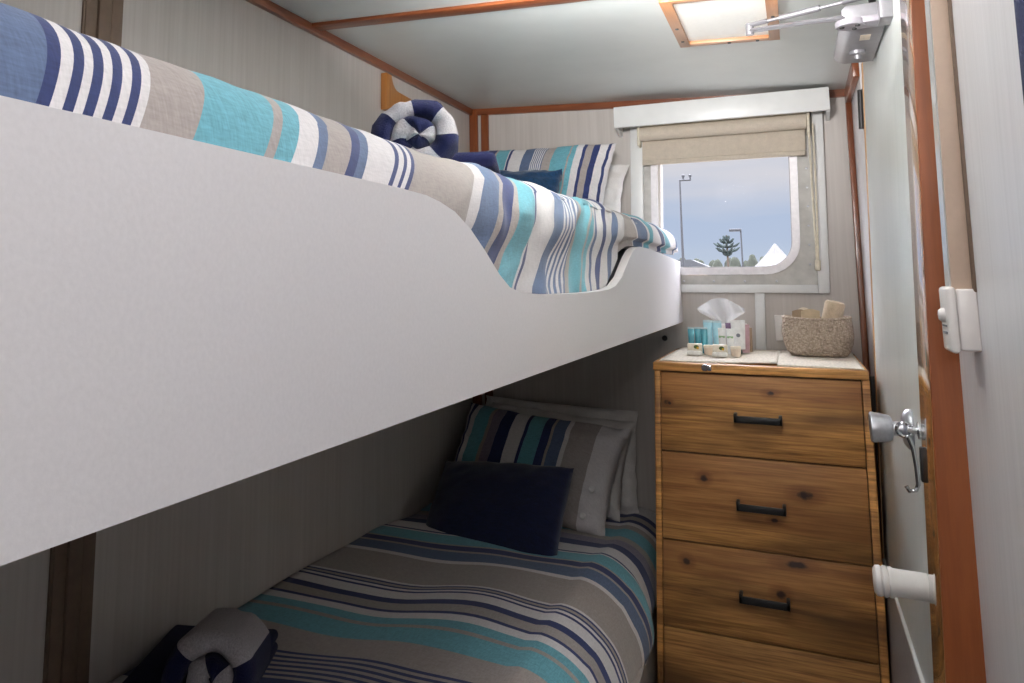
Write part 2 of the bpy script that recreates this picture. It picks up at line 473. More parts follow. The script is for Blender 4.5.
struct(b.build('trim_7', M['trim_x']), 'flat timber batten across the ceiling in front of the hatch', 'trim')
b = MB()
b.prism([(1.008, 0), (1.008, 1), (1.036, 1), (1.036, 0)], 'X', 0, 1) if False else None
for y0, y1, d in ((1.008, 1.034, .007), (1.037, 1.067, .010), (1.070, 1.096, .007)):
    b.box(XL, XL + d, y0, y1, .02, ceil_z(XL) - .03, .002)
b.box(XL, XL + .004, 1.004, 1.100, .02, ceil_z(XL) - .03)
struct(b.build('trim_8', M['strip_brown']), 'brown grooved joint strip running up the left wall', 'trim')

# ceiling hatch
def hz(x): return ceil_z(x)
hx0, hx1, hy0, hy1 = -.247, .004, 1.86, 2.262
b = MB(); b.prism([(hx0 + .02, hz(hx0 + .02) - .006), (hx1 - .02, hz(hx1 - .02) - .006), (hx1 - .02, hz(hx1)), (hx0 + .02, hz(hx0))], 'Y', hy0 + .02, hy1 - .02)
hatch = sroot('trim_9', (-.12, 2.06, 2.06), 'square ceiling hatch with cream panel in a light timber frame', 'hatch')
b.build('hatch_panel', M['hatch'], hatch)
b = MB()
for x0, x1, y0, y1 in ((hx0, hx0 + .026, hy0, hy1), (hx1 - .026, hx1, hy0, hy1)):
    b.prism([(x0, hz(x0) - .016), (x1, hz(x1) - .016), (x1, hz(x1) + .002), (x0, hz(x0) + .002)], 'Y', y0, y1, .002)
b.build('frame_side', M['hatch_wood_y'], hatch)
b = MB()
for y0, y1 in ((hy0, hy0 + .026), (hy1 - .026, hy1)):
    b.prism([(hx0 + .026, hz(hx0 + .026) - .0155), (hx1 - .026, hz(hx1 - .026) - .0155), (hx1 - .026, hz(hx1) + .002), (hx0 + .026, hz(hx0) + .002)], 'Y', y0, y1, .002)
b.build('frame_side', M['hatch_wood_x'], hatch)
b = MB()
for x, y in ((hx0 + .013, 2.08), (hx0 + .013, 2.2), (hx1 - .013, 2.05), (-.12, hy1 - .013), (-.05, hy1 - .013)):
    b.lathe([(0, -.0185), (.004, -.0182), (.0045, -.0165), (.0045, -.012)], (x, y, hz(x)), n=10)
b.build('screw', M['dark_metal'], hatch)

# ------------------------------------------------------------------ window
win = sroot('window_1', (-.2, YB, 1.36), 'aluminium cabin window with rounded corners in white painted casing', 'window')
def rrect(x0, x1, z0, z1, r, n=8, rs=None):
    rs = rs or [r] * 4
    pts = []
    for (cx, cz_, a0, rr) in ((x1, z1, 0, rs[0]), (x0, z1, 90, rs[1]), (x0, z0, 180, rs[2]), (x1, z0, 270, rs[3])):
        sx = -1 if cx == x1 else 1; sz = -1 if cz_ == z1 else 1
        for i in range(n + 1):
            a = math.radians(a0 + 90 * i / n)
            pts.append((cx + sx * rr + rr * math.cos(a), cz_ + sz * rr + rr * math.sin(a)))
    return pts
# white casing boards standing proud of the wall
b = MB()
b.box(.084, .118, YB - .022, YB, 1.364, 2.0, .003)
b.box(-.52, -.475, YB - .022, YB, 1.364, 2.0, .003)
b.box(-.475, .084, YB - .022, YB, 1.364, 1.392, .003)
b.shear(.03, 1.95).build('casing', M['white_paint'], win)
b = MB(); b.box(-.110, -.079, YB - .012, YB, 1.16, 1.364, .002); b.shear(.03, 1.95).build('batten', M['white_paint'], win)
# rough painted backing board with the opening
b = MB()
b.ring(rrect(-.476, .086, 1.39, 2.0, .002), rrect(WX0, WX1, WZ0, WZ1, .11), 'Y', YB - .006, YB + .062)
for k in range(9):
    pass
b.shear(.03, 1.95).build('backing_board', M['old_paint'], win)
# aluminium frame
b = MB()
b.ring(rrect(-.448, .036, 1.426, 1.938, .11), rrect(-.425, .012, 1.452, 1.91, .085), 'Y', YB - .016, YB - .004)
b.ring(rrect(-.437, .024, 1.438, 1.922, .097), rrect(-.425, .012, 1.452, 1.91, .085), 'Y', YB - .010, YB + .07)
b.shear(.03, 1.95).build('frame', M['alu'], win)
b = MB(); b.ring(rrect(-.427, .014, 1.450, 1.912, .087), rrect(-.422, .009, 1.455, 1.907, .082), 'Y', YB + .028, YB + .046)
b.shear(.03, 1.95).build('gasket', M['mid_grey'], win)
b = MB(); b.prism(rrect(-.424, .011, 1.453, 1.909, .084), 'Y', YB + .035, YB + .040)
b.shear(.03, 1.95).build('glass_pane', M['glass'], win)
b = MB()
for i in range(7):
    z = 1.46 + i * .065
    b.lathe([(0, -.005), (.003, -.004), (.004, 0)], (.063, YB - .006, z), 'Y', n=10)
    if i < 4: b.lathe([(0, -.005), (.003, -.004), (.004, 0)], (-.34 + i * .1, YB - .006, 1.404), 'Y', n=10)
b.shear(.03, 1.95).build('screw', M['steel'], win)

# roller blind
bl = thing('roller_blind', (-.2, YB - .05, 1.83), 'beige roller blind rolled most of the way up over window', 'blind')
b = MB(); b.lathe([(.0, 0), (.026, 0), (.026, .545), (0, .545)], (-.478, YB - .052, 1.940), 'X', n=28); b.shear(.03, 1.95).build('roll', M['blind'], bl)
b = MB(); b.box(-.474, .062, YB - .033, YB - .030, 1.838, 1.945); b.shear(.03, 1.95).build('fabric_sheet', M['blind'], bl)
b = MB(); b.box(-.478, .067, YB - .082, YB - .020, 1.966, 1.978, .002); b.shear(.03, 1.95).build('head_rail', M['cord'], bl)
b = MB(); b.box(-.474, .062, YB - .038, YB - .026, 1.826, 1.844, .004); b.shear(.03, 1.95).build('hem_bar', M['blind'], bl)
b = MB()
for x0, x1 in ((-.486, -.478), (.068, .077)):
    b = MB(); b.box(x0, x1, YB - .075, YB - .012, 1.895, 1.966, .003); b.shear(.03, 1.95).build('end_bracket', M['cord'], bl)
b = MB(); b.tube([(.073, YB - .066, 1.93), (.076, YB - .06, 1.75), (.080, YB - .05, 1.58), (.083, YB - .04, 1.47)], .0035, 8)
b.tube([(.086, YB - .05, 1.93), (.088, YB - .05, 1.75), (.088, YB - .045, 1.6), (.087, YB - .04, 1.47)], .003, 8)
b.shear(.03, 1.95).build('cord', M['cord'], bl)
b = MB(); b.box(.076, .094, YB - .046, YB - .02, 1.437, 1.475, .006, 3); b.shear(.03, 1.95).build('cord_cleat', M['cord'], bl)

# pelmet (white box valance)
pel = thing('window_pelmet', (-.2, YB - .1, 1.96), 'white boxed pelmet mounted above the window under ceiling', 'pelmet')
b = MB(); b.box(-.562, .139, YB - .105, YB - .09, 1.962, 2.040, .003); b.build('front_board', M['white_paint'], pel)
for x0, x1 in ((-.562, -.550), (.127, .139)):
    b = MB(); b.prism([(YB - .09, 1.962), (YB - .09, 2.040), (YB, 2.040), (YB, 1.944)], 'X', x0, x1, .002); b.build('end_board', M['white_paint'], pel)
b = MB(); b.box(-.550, .127, YB - .09, YB, 2.028, 2.040); b.build('top_board', M['white_paint'], pel)

# ------------------------------------------------------------------ door and jamb
SX = .19
dr = sroot('door_1', (SX, 2.0, .03), 'glossy white laminate cabin door with steel knob and silver closer', 'door')
b = MB(); b.box(SX, SX + .04, 1.46, 2.545, .03, 2.025, .002); b.shear().build('door_leaf', M['door'], dr)
b = MB(); b.box(SX - .002, SX + .04, 2.547, 2.572, .03, 2.025, .002); b.shear().build('edge_strip', M['pale_wood'], dr)
b = MB(); b.box(SX - .0035, SX, 1.50, 2.52, .06, .675, .001); b.shear().build('grey_panel', M['mid_grey'], dr)  # grey sheet on the lower door, topped by a pale strip
b = MB(); b.box(SX - .006, SX, 1.50, 2.52, .675, .683, .001); b.shear().build('panel_strip', M['white_paint'], dr)
for z in (1.895, 1.085, .28):
    b = MB(); b.lathe([(0, 0), (.008, .001), (.008, .115), (0, .116)], (SX - .006, 2.585, z - .058), 'Z', n=14)
    b.box(SX - .003, SX + .003, 2.56, 2.61, z - .055, z + .055)
    b.shear().build('hinge', M['dark_metal'], dr)
# knob
KY, KZ = 1.81, 1.124
b = MB(); b.lathe([(0, 0), (.036, 0), (.038, -.004), (.036, -.010), (.028, -.016), (.022, -.018), (0, -.018)], (SX - .008, KY, KZ), 'X', n=32)
rose = b.build('rose_plate', M['steel'], dr)
b = MB(); b.lathe([(0, -.016), (.015, -.016), (.0135, -.026), (.0135, -.033), (.0215, -.035), (.0245, -.040), (.0265, -.052), (.0285, -.066), (.0282, -.069), (.026, -.0705), (.018, -.069), (0, -.068)], (SX - .008, KY, KZ), 'X', n=32)
b.build('door_knob', M['steel'], dr)
# hook and eye
b = MB(); b.lathe([(0, 0), (.015, 0), (.015, -.004), (.006, -.006), (.006, -.02), (0, -.021)], (SX - .008, 1.700, 1.140), 'X', n=18)
ring = [(SX - .032 + .012 * math.cos(a) , 1.700, 1.140 + .012 * math.sin(a)) for a in [2 * PI * i / 20 for i in range(20)]]
b.tube(ring, .003, 8, closed=True)
pts = [(SX - .028, 1.70, 1.130), (SX - .022, 1.697, 1.11), (SX - .020, 1.692, 1.08), (SX - .020, 1.688, 1.05), (SX - .024, 1.688, 1.040), (SX - .034, 1.688, 1.038), (SX - .038, 1.688, 1.046)]
b.tube(pts, .0035, 8)
b.build('cabin_hook', M['chrome'], dr)
# white ribbed door buffer
BY, BZ = 1.70, .878
b = MB()
prof = [(0, 0), (.0225, 0), (.0230, -.040), (.0232, -.050), (.0255, -.053), (.0255, -.057), (.0234, -.059), (.0257, -.062), (.0257, -.066), (.0236, -.068), (.0257, -.071), (.025, -.077), (.020, -.081), (0, -.082)]
b.lathe(prof, (SX - .018, BY, BZ), 'X', n=28)
b.build('door_buffer', M['plastic_white'], dr)
# closer
clo = MB()
prof = []
x0, x1, zb = .122, .205, 1.940
prof = [(x1, zb), (x0 + .022, zb), (x0 + .008, zb + .006), (x0, zb + .014), (x0, zb + .026), (x0 + .008, zb + .034), (x1, zb + .034)]
clo.prism(prof, 'Y', 1.832, 2.205, .003)
cl = clo.build('door_closer', M['closer'], dr)
CX, CY = .1365, 1.838
b = MB(); b.lathe([(0, -.012), (.026, -.012), (.028, -.009), (.028, 0), (0, 0)], (CX, CY, zb), 'Z', n=32)
b.box(.155, .200, 1.820, 1.868, zb - .010, zb + .004, .002)
b.build('pinion_cap', M['closer_cap'], cl)
for a in (60, 190, 320):
    b = MB(); b.lathe([(0, -.0145), (.0045, -.014), (.005, -.012), (.005, -.010)], (CX + .016 * math.cos(math.radians(a)), CY + .016 * math.sin(math.radians(a)), zb), 'Z', n=10)
    b.build('cap_screw', M['dark_metal'], cl)
b = MB(); b.lathe([(0, -.020), (.007, -.020), (.008, -.010), (.016, -.008), (.017, -.003), (.017, 0), (0, 0)], (.165, 2.09, zb), 'Z', n=20)
b.build('valve_knob', M['closer'], cl)
b = MB(); b.box(.163, .183, 1.955, 1.995, zb - .001, zb + .002); b.build('sticker', M['sticker'], cl)
b = MB(); b.box(.186, .212, 1.79, 1.85, zb - .014, zb + .04, .003)
b.build('mounting_plate', M['closer'], cl)
# main arm: pinion to elbow, forearm back to the frame head
EL = Vector((-.060, 2.0, 2.0))
b = MB(); b.tube([(CX, CY + .01, zb + .012), (.06, 1.895, 1.968), EL + Vector((.004, 0, -.004))], [.010, .009, .009], 10, flat=(1.2, .6))
b.lathe([(0, -.014), (.009, -.014), (.009, .014), (0, .014)], EL, 'Z', n=16)
b.build('closer_arm', M['closer'], cl)
FE = Vector((.186, 1.905, 2.012))
def fp(t): return EL + Vector((0, 0, .010)) + (FE - EL - Vector((0, 0, .010))) * t
b = MB(); b.tube([fp(0), fp(.16)], .008, 10, flat=(1.2, .7)); b.tube([fp(.16), fp(.27)], .004, 10)
b.tube([fp(.27), fp(.60)], .0075, 12); b.tube([fp(.60), fp(.78)], .004, 10); b.tube([fp(.78), fp(1)], .008, 10, flat=(1.2, .7))
b.build('closer_forearm', M['closer'], cl)
b = MB(); b.box(.180, .21, 1.885, 1.925, 2.000, 2.024, .003); b.build('arm_shoe', M['dark_metal'], cl)
# timber jamb: varnished face and redwood side
jb = sroot('trim_10', (.19, 1.39, 0), 'reddish varnished timber door jamb standing proud of right wall', 'door jamb')
b = MB(); b.box(.1635, .24, 1.325, 1.452, 0, 2.03, .002); b.shear().build('jamb_face', M['jamb_gloss'], jb)
b = MB(); b.box(.1625, .24, 1.318, 1.325, 0, 2.04, .0015); b.shear().build('jamb_side', M['jamb'], jb)
b = MB(); b.box(.160, .166, 1.44, 1.454, 1.105, 1.155, .002); b.shear().build('strike_plate', M['dark_metal'], jb)
b = MB(); b.box(.195, .24, 2.575, 2.605, 0, 2.035, .002); b.shear().build('hinge_jamb', M['pale_wood'], jb)

# conduit and switch on the right wall
cd = thing('cable_trunking', (.175, 1.18, 1.39), 'beige upright cable trunking on right wall above the switch box', 'cable trunking')
b = MB(); b.box(.1705, .1955, 1.170, 1.206, 1.388, 2.03, .0015); b.shear(.02).build('trunking_body', M['conduit'], cd)
b = MB(); b.box(.1690, .1705, 1.172, 1.204, 1.388, 2.03); b.shear(.02).build('trunking_lid', M['conduit_grey'], cd)
b = MB(); b.box(.1910, .197, 1.162, 1.170, 1.388, 2.03, .001); b.shear(.012).build('wall_seal', M['strip_brown'], cd)
sw = thing('light_switch', (.18, 1.19, 1.318), 'white surface mounted light switch box on the right wall below beige trunking', 'light switch')
b = MB(); b.box(.1735, .1945, 1.162, 1.216, 1.318, 1.392, .003, 3); b.build('back_box', M['plastic_white'], sw)
b = MB(); b.box(.163, .1733, 1.160, 1.218, 1.315, 1.395, .005, 4); b.build('face_plate', M['plastic_white'], sw)
b = MB(); b.lathe([(0, -.007), (.006, -.006), (.0085, -.003), (.009, 0)], (.163, 1.188, 1.360), 'X', n=16); b.build('rocker', M['plastic_white'], sw)
b = MB(); b.box(.1620, .1642, 1.175, 1.204, 1.337, 1.340); b.box(.1620, .1642, 1.175, 1.204, 1.346, 1.348); b.build('switch_groove', M['print_grey'], sw)
# dark navy cloth at the right edge
b = MB(); rows = []
for i in range(30):
    z = 1.30 + i * .026
    row = []
    for j in range(25):
        y = .42 + .415 * j / 24
        row.append((.1865 + .012 * (z - 1.4) + .0035 * math.sin(y * 60 + .6 * math.sin(z * 7)) * smooth(0, 1, (.835 - y) / .1), y, z))
    rows.append(row)
b.grid(rows)
o = b.build('hanging_cloth', M['navy_cloth'])
md = o.modifiers.new('thick', 'SOLIDIFY'); md.thickness = .004; md.offset = 0
recenter(o); tag(o, 'dark navy cloth hanging on right wall at top right edge of view', 'cloth')

# ------------------------------------------------------------------ bunks
def board_outline():
    top = [(-.42, 1.494), (0.10, 1.496), (.73, 1.498), (.80, 1.497), (.838, 1.493), (.883, 1.485), (.932, 1.468), (.985, 1.442), (1.043, 1.410), (1.085, 1.393), (1.14, 1.384), (1.25, 1.381), (1.353, 1.380), (1.55, 1.380), (1.666, 1.382), (1.76, 1.385), (1.83, 1.392), (1.907, 1.412), (1.962, 1.437), (2.018, 1.462), (2.07, 1.480), (2.12, 1.490), (2.169, 1.494), (2.332, 1.494), (2.985, 1.474)]
    return top + [(2.985, 1.261), (-.42, 1.259)]
ub = thing('bunk_bed', (-.77, 1.5, 1.26), 'upper bunk with wide white side board cut away in a dip', 'bunk bed', 'fixed cabin bunks')
b = MB(); b.prism(board_outline(), 'X', -.365, -.385); b.build('side_board', M['board'], ub, flatshade=True)
b = MB(); b.box(-1.165, -.385, -.42, 2.985, 1.262, 1.29, 0); b.build('bunk_base', M['under'], ub)
b = MB(); b.box(-1.155, -.405, -.40, 2.97, 1.29, 1.50, .05, 4); b.build('mattress', M['mattress'], ub)
lb = thing('bunk_bed', (-.77, 1.5, 0), 'lower bunk on a pale base in the shade of upper bunk', 'bunk bed', 'fixed cabin bunks')
b = MB(); b.box(-.450, -.432, -.42, 2.985, 0.02, .50, .003); b.build('side_board', M['board'], lb)
b = MB(); b.box(-1.165, -.450, -.42, 2.985, .30, .34, 0); b.build('bunk_base', M['under'], lb)
b = MB(); b.box(-1.155, -.455, -.40, 2.97, .34, .60, .05, 4); b.build('mattress', M['mattress'], lb)

SM = [M['teal'], M['navy'], M['denim'], M['white_c'], M['taupe'], M['lilac']]
T, N_, D, W, A, L_ = range(6)
def fine(y0, y1, n, a, c):
    """n dark lines in a pale ground"""
    out = []; w = (y1 - y0) / (2 * n)
    for i in range(n):
        out += [(y0 + w * (2 * i + 1), a), (y0 + w * (2 * i + 2), c)]
    return out
up = [(.299, D), (.308, N_), (.317, W), (.325, N_), (.332, W), (.340, N_), (.347, W), (.355, N_), (.363, W), (.371, N_), (.379, W), (.431, A), (.515, T), (.529, A), (.554, T), (.584, W), (.600, D), (.639, A), (.656, N_), (.673, D), (.727, W), (.736, N_), (.747, W), (.754, N_), (.763, W), (.772, N_), (.934, A), (.968, W), (1.03, D), (1.048, A), (1.098, N_), (1.115, A), (1.202, T), (1.212, W), (1.226, N_), (1.31, W), (1.37, D)]
up += fine(1.37, 1.464, 5, W, D)
up += [(1.50, A), (1.58, T), (1.592, A), (1.617, T), (1.645, W), (1.659, D), (1.70, W), (1.729, N_), (1.807, W), (1.837, D), (1.92, W), (2.04, A), (2.06, W), (2.15, D), (2.19, W), (2.28, T), (2.42, W), (2.47, N_), (2.53, W), (2.62, T), (2.72, W), (2.76, D), (3.1, W)]
lo = [(.30, D), (.40, W), (.47, A), (.60, T), (.75, W), (.80, N_), (.9, A), (1.02, T), (1.14, W), (1.24, A), (1.30, W), (1.37, N_)]
lo += fine(1.37, 1.50, 6, A, N_)
lo += [(1.60, A), (1.673, T), (1.688, A), (1.722, T), (1.753, W), (1.766, N_), (1.806, A), (1.834, N_), (1.876, W), (1.886, N_), (1.897, W), (1.905, N_), (1.916, A), (1.924, N_), (1.934, W), (2.103, A), (2.125, W), (2.19, D), (2.203, A), (2.238, N_), (2.248, A), (2.335, T), (2.345, W), (2.358, N_), (2.44, W), (2.50, N_), (2.56, L_), (2.60, A), (2.68, T), (2.72, A), (2.75, W), (2.78, N_), (2.82, A), (2.86, N_), (3.1, W)]

def rows_for(bounds, y0, y1, step):
    ys = {round(y0, 5), round(y1, 5)}
    y = y0
    while y < y1: ys.add(round(y, 5)); y += step
    bs = [e for e, _ in bounds if y0 < e < y1]
    ys = [y for y in ys if all(abs(y - e) > step * .22 for e in bs)] + bs
    ys = sorted(set(ys + [y0, y1]))
    mats = []
    for a, c in zip(ys, ys[1:]):
        m = (a + c) / 2
        mats.append(next(k for e, k in bounds if m < e))
    return ys, mats

# ---- upper doona
def up_point(s, y):
    """s in 0..1 from the wall to the hem"""
    zt = 1.578 + .024 * smooth(.9, 1.9, y) - .012 * smooth(2.85, 2.96, y)
    hem = 1.36 + .135 * smooth(1.76, 2.12, y)
    near = 1 - smooth(.75, 1.0, y)
    hem = max(hem, 1.478 * near + hem * (1 - near)) if y < 1.0 else hem
    far = smooth(2.02, 2.2, y)
    xe = -.392 + .016 * far
    if s < .45:
        x = -1.15 + (.67) * (s / .45); z = zt
        z += .010 * math.sin((x + 1.15) * 3.1)
        if x < -1.1: z -= .03 * (1 - (x + 1.15) / .05)
        d = 0
    elif s < .78:
        a = (s - .45) / .33 * PI / 2
        rx, rz = xe + .014 + .48, .085
        x = -.48 + rx * math.sin(a) ** .85; z = zt - rz * (1 - math.cos(a)) ** 1.05
        d = 0
    else:
        k = (s - .78) / .22
        zs = zt - .085
        z = zs + (hem - zs) * k
        x = xe + .014 * (1 - smooth(0, .45, k))
        d = k
    # folds of the loose fabric
    amp = .004 + .009 * smooth(.75, 1.1, y) * (1 - .4 * smooth(2.2, 2.6, y))
    f = nz(x * 2.0, y, z * 1.5, 7) * amp + nz(x, y * 1.3, z, 19) * amp * .45
    f += .004 * smooth(.8, 1.1, y) * math.sin(y * 42 + 9 * z + 2 * nz(0, y, z, 6)) * smooth(.5, .8, s)
    if s < .62: z += f
    else:
        x += min(f, .004) if z < 1.50 and y > .0 else f
    yy = y
    if z < 1.50:
        yy = y - min(.075, .70 * (1.50 - z)) * (smooth(.8, 1.05, y) * .95 + .05 if True else 1) * (1 - .5 * smooth(1.3, 1.8, y))
        if y < .8: yy = y
    if y < 1.0: yy -= .016 * max(0, (1.555 - z) / .06) ** 1.8 * (1 - smooth(.8, 1.0, y)) * max(0, min(1, y / .5))
    yy += (.02 + .11 * (max(y, .12) - .3)) * smooth(.80, .5, s) * (1 - .6 * smooth(1.9, 2.5, y)) if s > .5 else (.02 + .11 * (max(y, .12) - .3)) * (1 - .6 * smooth(1.9, 2.5, y))
    yy += .010 * nz(x * 3, y, z * 3, 6) * smooth(.7, 1.0, y)
    if yy > 2.8: yy = 2.8 + .18 * (1 - math.exp(-(yy - 2.8) / .18))
    return (x, yy, z)
b = MB()
up = [(e * 1.022 if e < .8 else e * 1.045 if e < 2.6 else e + .117, k) for e, k in up]
ys, mats = rows_for(up, -.37, 2.955, .012)
ss = [i / 20 * .45 for i in range(20)] + [.45 + .33 * i / 22 for i in range(22)] + [.78 + .22 * i / 22 for i in range(23)]
G = [[up_point(s, y) for s in ss] for y in ys]
G = [[(x, y - .012 * k, z + (min(z, 1.44) - z) * k / 4) for x, y, z in G[0]] for k in (4, 3, 2, 1)] + G   # tucked down at the foot
b.grid(G, [mats[0]] * 4 + mats)
# close the far end
o = b.build('doona', SM, ang=180)
md = o.modifiers.new('thick', 'SOLIDIFY'); md.thickness = .010; md.offset = -1
recenter(o); tag(o, 'doona in blue and white stripes puffed over upper bunk side board', 'doona', 'striped bedding')
# ---- lower doona
def lo_point(s, y):
    zt = .650
    hem = .462 + min(.08, .14 * max(0, 2.25 - y)) + .012 * nz(0, y, 0, 3)
    if s < .45:
        x = -1.162 + (.622) * (s / .45); z = zt + .030 * (1 - smooth(0, .5, s / .45)) + .006 * math.sin((x + 1.16) * 8)
        d = 0
    elif s < .82:
        a = (s - .45) / .37 * PI / 2
        x = -.54 + (.152 - .034 * smooth(2.28, 2.42, y)) * math.sin(a) ** .95; z = zt - .175 * (1 - math.cos(a)) ** .9
    else:
        k = (s - .82) / .18
        x = -.388 - .034 * smooth(2.28, 2.42, y) - .008 * k; z = zt - .175 + (hem - zt + .175) * k
    amp = .009
    z += amp * nz(x, y * .7, 0, 5) * (1 if s < .7 else .3) - .03 * smooth(2.2, 2.6, y) * (1 if s < .45 else 1 - smooth(.45, .8, s))
    f = .006 * nz(x * 2, y, z, 9)
    if s > .6: x += min(f, .003)
    yy = y + .014 * nz(x, y, 3, 5) + .022 * math.sin(x * 9 + 1.0) * .5 + .02 * (x + .75)
    if s > .6: yy -= .02 * smooth(.6, 1, s)
    yy -= .11 * smooth(.75, 1.16, -x) - .0
    return (x, yy, z)
b = MB()
ys, mats = rows_for(lo, -.37, 2.96, .02)
ss = [i / 24 * .45 for i in range(24)] + [.45 + .37 * i / 20 for i in range(20)] + [.82 + .18 * i / 10 for i in range(11)]
G = [[lo_point(s, y) for s in ss] for y in ys]
G = [[(x, y - .012 * k, z + (min(z, .50) - z) * k / 4) for x, y, z in G[0]] for k in (4, 3, 2, 1)] + G
b.grid(G, [mats[0]] * 4 + mats)
o = b.build('doona', SM, ang=180)
md = o.modifiers.new('thick', 'SOLIDIFY'); md.thickness = .010; md.offset = -1
recenter(o); tag(o, 'doona in teal, navy and taupe stripes spread over lower bunk', 'doona', 'striped bedding')

# ------------------------------------------------------------------ pillows
def pillow_pts(c, U, V, thick, seed, nu=44, nv=30, us=None, ear=.06, plump=1.0, wr=.004, flange=0.0):
    c, U, V = Vector(c), Vector(U), Vector(V); Nn = U.cross(V).normalized()
    us = us or [-1 + 2 * i / nu for i in range(nu + 1)]
    vs = [-1 + 2 * j / nv for j in range(nv + 1)]
    fr, bk = [], []
    for u in us:
        rf, rb = [], []
        for v in vs:
            e = (max(0, 1 - abs(u) ** 2.6) ** .5) * (max(0, 1 - abs(v) ** 2.6) ** .5)
            e = e ** .9
            pin = 1 - ear * (1 - abs(v) ** 2) * (abs(u) ** 4); pin2 = 1 - ear * (1 - abs(u) ** 2) * (abs(v) ** 4)
            p = c + U * (u * pin) + V * (v * pin2)
            w = wr * (nz(u * 2.2 + seed, v * 2.2, seed, 1.7) + .5 * nz(u * 5, v * 5, seed + 3, 1.5)) * (1 + 1.2 * (abs(u) ** 3 + abs(v) ** 3))
            rf.append(p + Nn * (thick * e * plump + w)); rb.append(p - Nn * (thick * e * .8) + Nn * w)
        fr.append(rf); bk.append(rb)
    return us, fr, bk
def pillow_mesh(name, mats, matidx, parent, **kw):
    us, fr, bk = pillow_pts(**kw)
    b = MB(); b.grid(fr, matidx); b.grid([list(reversed(r)) for r in bk], matidx)
    bmesh.ops.remove_doubles(b.bm, verts=b.bm.verts, dist=.0004)
    bmesh.ops.recalc_face_normals(b.bm, faces=b.bm.faces)
    return b.build(name, mats, parent, ang=75)
def stripe_us(bounds, step=.05):
    ys, mats = rows_for(bounds, -1.0, 1.0, step)
    return ys, mats
# upper striped pillow, propped against the back wall
st = [(0.0, A), (75, A), (105, W), (165, D), (178, A), (226, N_), (238, A), (312, T), (318, W), (332, N_), (404, W), (460, D)]
st += fine(460, 524, 6, W, D)
st += [(570, A), (655, T), (664, A), (690, T), (725, W), (741, N_), (775, A), (806, N_), (848, W), (863, N_), (999, W)]
def to_u(st, x0, x1): return [(-1 + 2 * (x - x0) / (x1 - x0), k) for x, k in st]
bu = to_u(st, 20, 878); bu[-1] = (1.01, W)
us, mi = stripe_us(bu)
tp = thing('pillow', (-.8, 2.74, 1.60), 'striped pillow propped against back wall on upper bunk', 'pillow')
pillow_mesh('pillow_case', SM, mi, tp, c=(-.838, 2.75, 1.735), U=(.285, -.01, -.006), V=(.020, .055, .155), thick=.075, seed=3.1, us=us, wr=.006, ear=.05)
o = pillow_mesh('pillow', M['pillow_white'], None, None, c=(-.845, 2.90, 1.715), U=(.315, 0, .0), V=(.012, .03, .115), thick=.06, seed=8.2, ear=.05, wr=.007)
recenter(o); tag(o, 'plain white pillow tucked behind the striped pillow on upper bunk', 'pillow')
o = pillow_mesh('cushion', M['velvet_teal'], None, None, c=(-.845, 2.585, 1.690), U=(.158, -.01, -.008), V=(.006, .035, .095), thick=.055, seed=5.5, ear=.05, wr=.006)
recenter(o); tag(o, 'dark petrol blue velvet cushion leaning on upper striped pillow', 'cushion')
# lower pillows
st = [(0, N_), (140, N_), (150, W), (165, N_), (190, W), (255, T), (270, A), (310, L_), (360, N_), (415, W), (428, N_), (488, T), (520, N_), (530, A), (575, D), (592, W), (690, A)]
bu = to_u(st, 130, 790); bu.append((1.01, W))
us, mi = stripe_us(bu)
lp = thing('pillow', (-.83, 2.70, .63), 'striped pillow with white buttoned cuff propped on lower bunk', 'pillow')
PU, PV, PC = Vector((.285, -.005, -.024)), Vector((.030, .085, .155)), Vector((-.838, 2.69, .785))
pillow_mesh('pillow_case', SM, mi, lp, c=PC, U=PU, V=PV, thick=.075, seed=11.3, us=us, ear=.05, wr=.008)
PN = PU.cross(PV).normalized()
for (u, v, h) in ((.80, -.30, .066), (.76, -.76, .050)):
    p = PC + PU * u + PV * v + PN * h
    w = PN; uu = PU.normalized(); vv = w.cross(uu)
    b = MB(); b.lathe([(0, .003), (.004, .003), (.0085, .005), (.0105, .003), (.0105, -.002), (0, -.003)], p, (w, uu, vv), n=20)
    b.build('button', M['button'], lp)
o = pillow_mesh('pillow', M['pillow_white'], None, None, c=(-.810, 2.83, .785), U=(.262, 0, -.018), V=(.022, .05, .155), thick=.06, seed=21.2, ear=.05, wr=.010)
recenter(o); tag(o, 'white pillow standing right behind the striped pillow on lower bunk', 'pillow')
o = pillow_mesh('pillow', M['pillow_white'], None, None, c=(-.812, 2.915, .790), U=(.285, 0, -.010), V=(.0, .02, .170), thick=.045, seed=25.9, ear=.03, wr=.010)
recenter(o); tag(o, 'rearmost white pillow against back wall on lower bunk', 'pillow')
o = pillow_mesh('cushion', M['velvet'], None, None, c=(-.860, 2.385, .716), U=(.214, .0, .010), V=(.002, .108, .108), thick=.062, seed=31.7, ear=.015, wr=.0025)
recenter(o); tag(o, 'dark navy velvet cushion leaning on lower striped pillow', 'cushion')

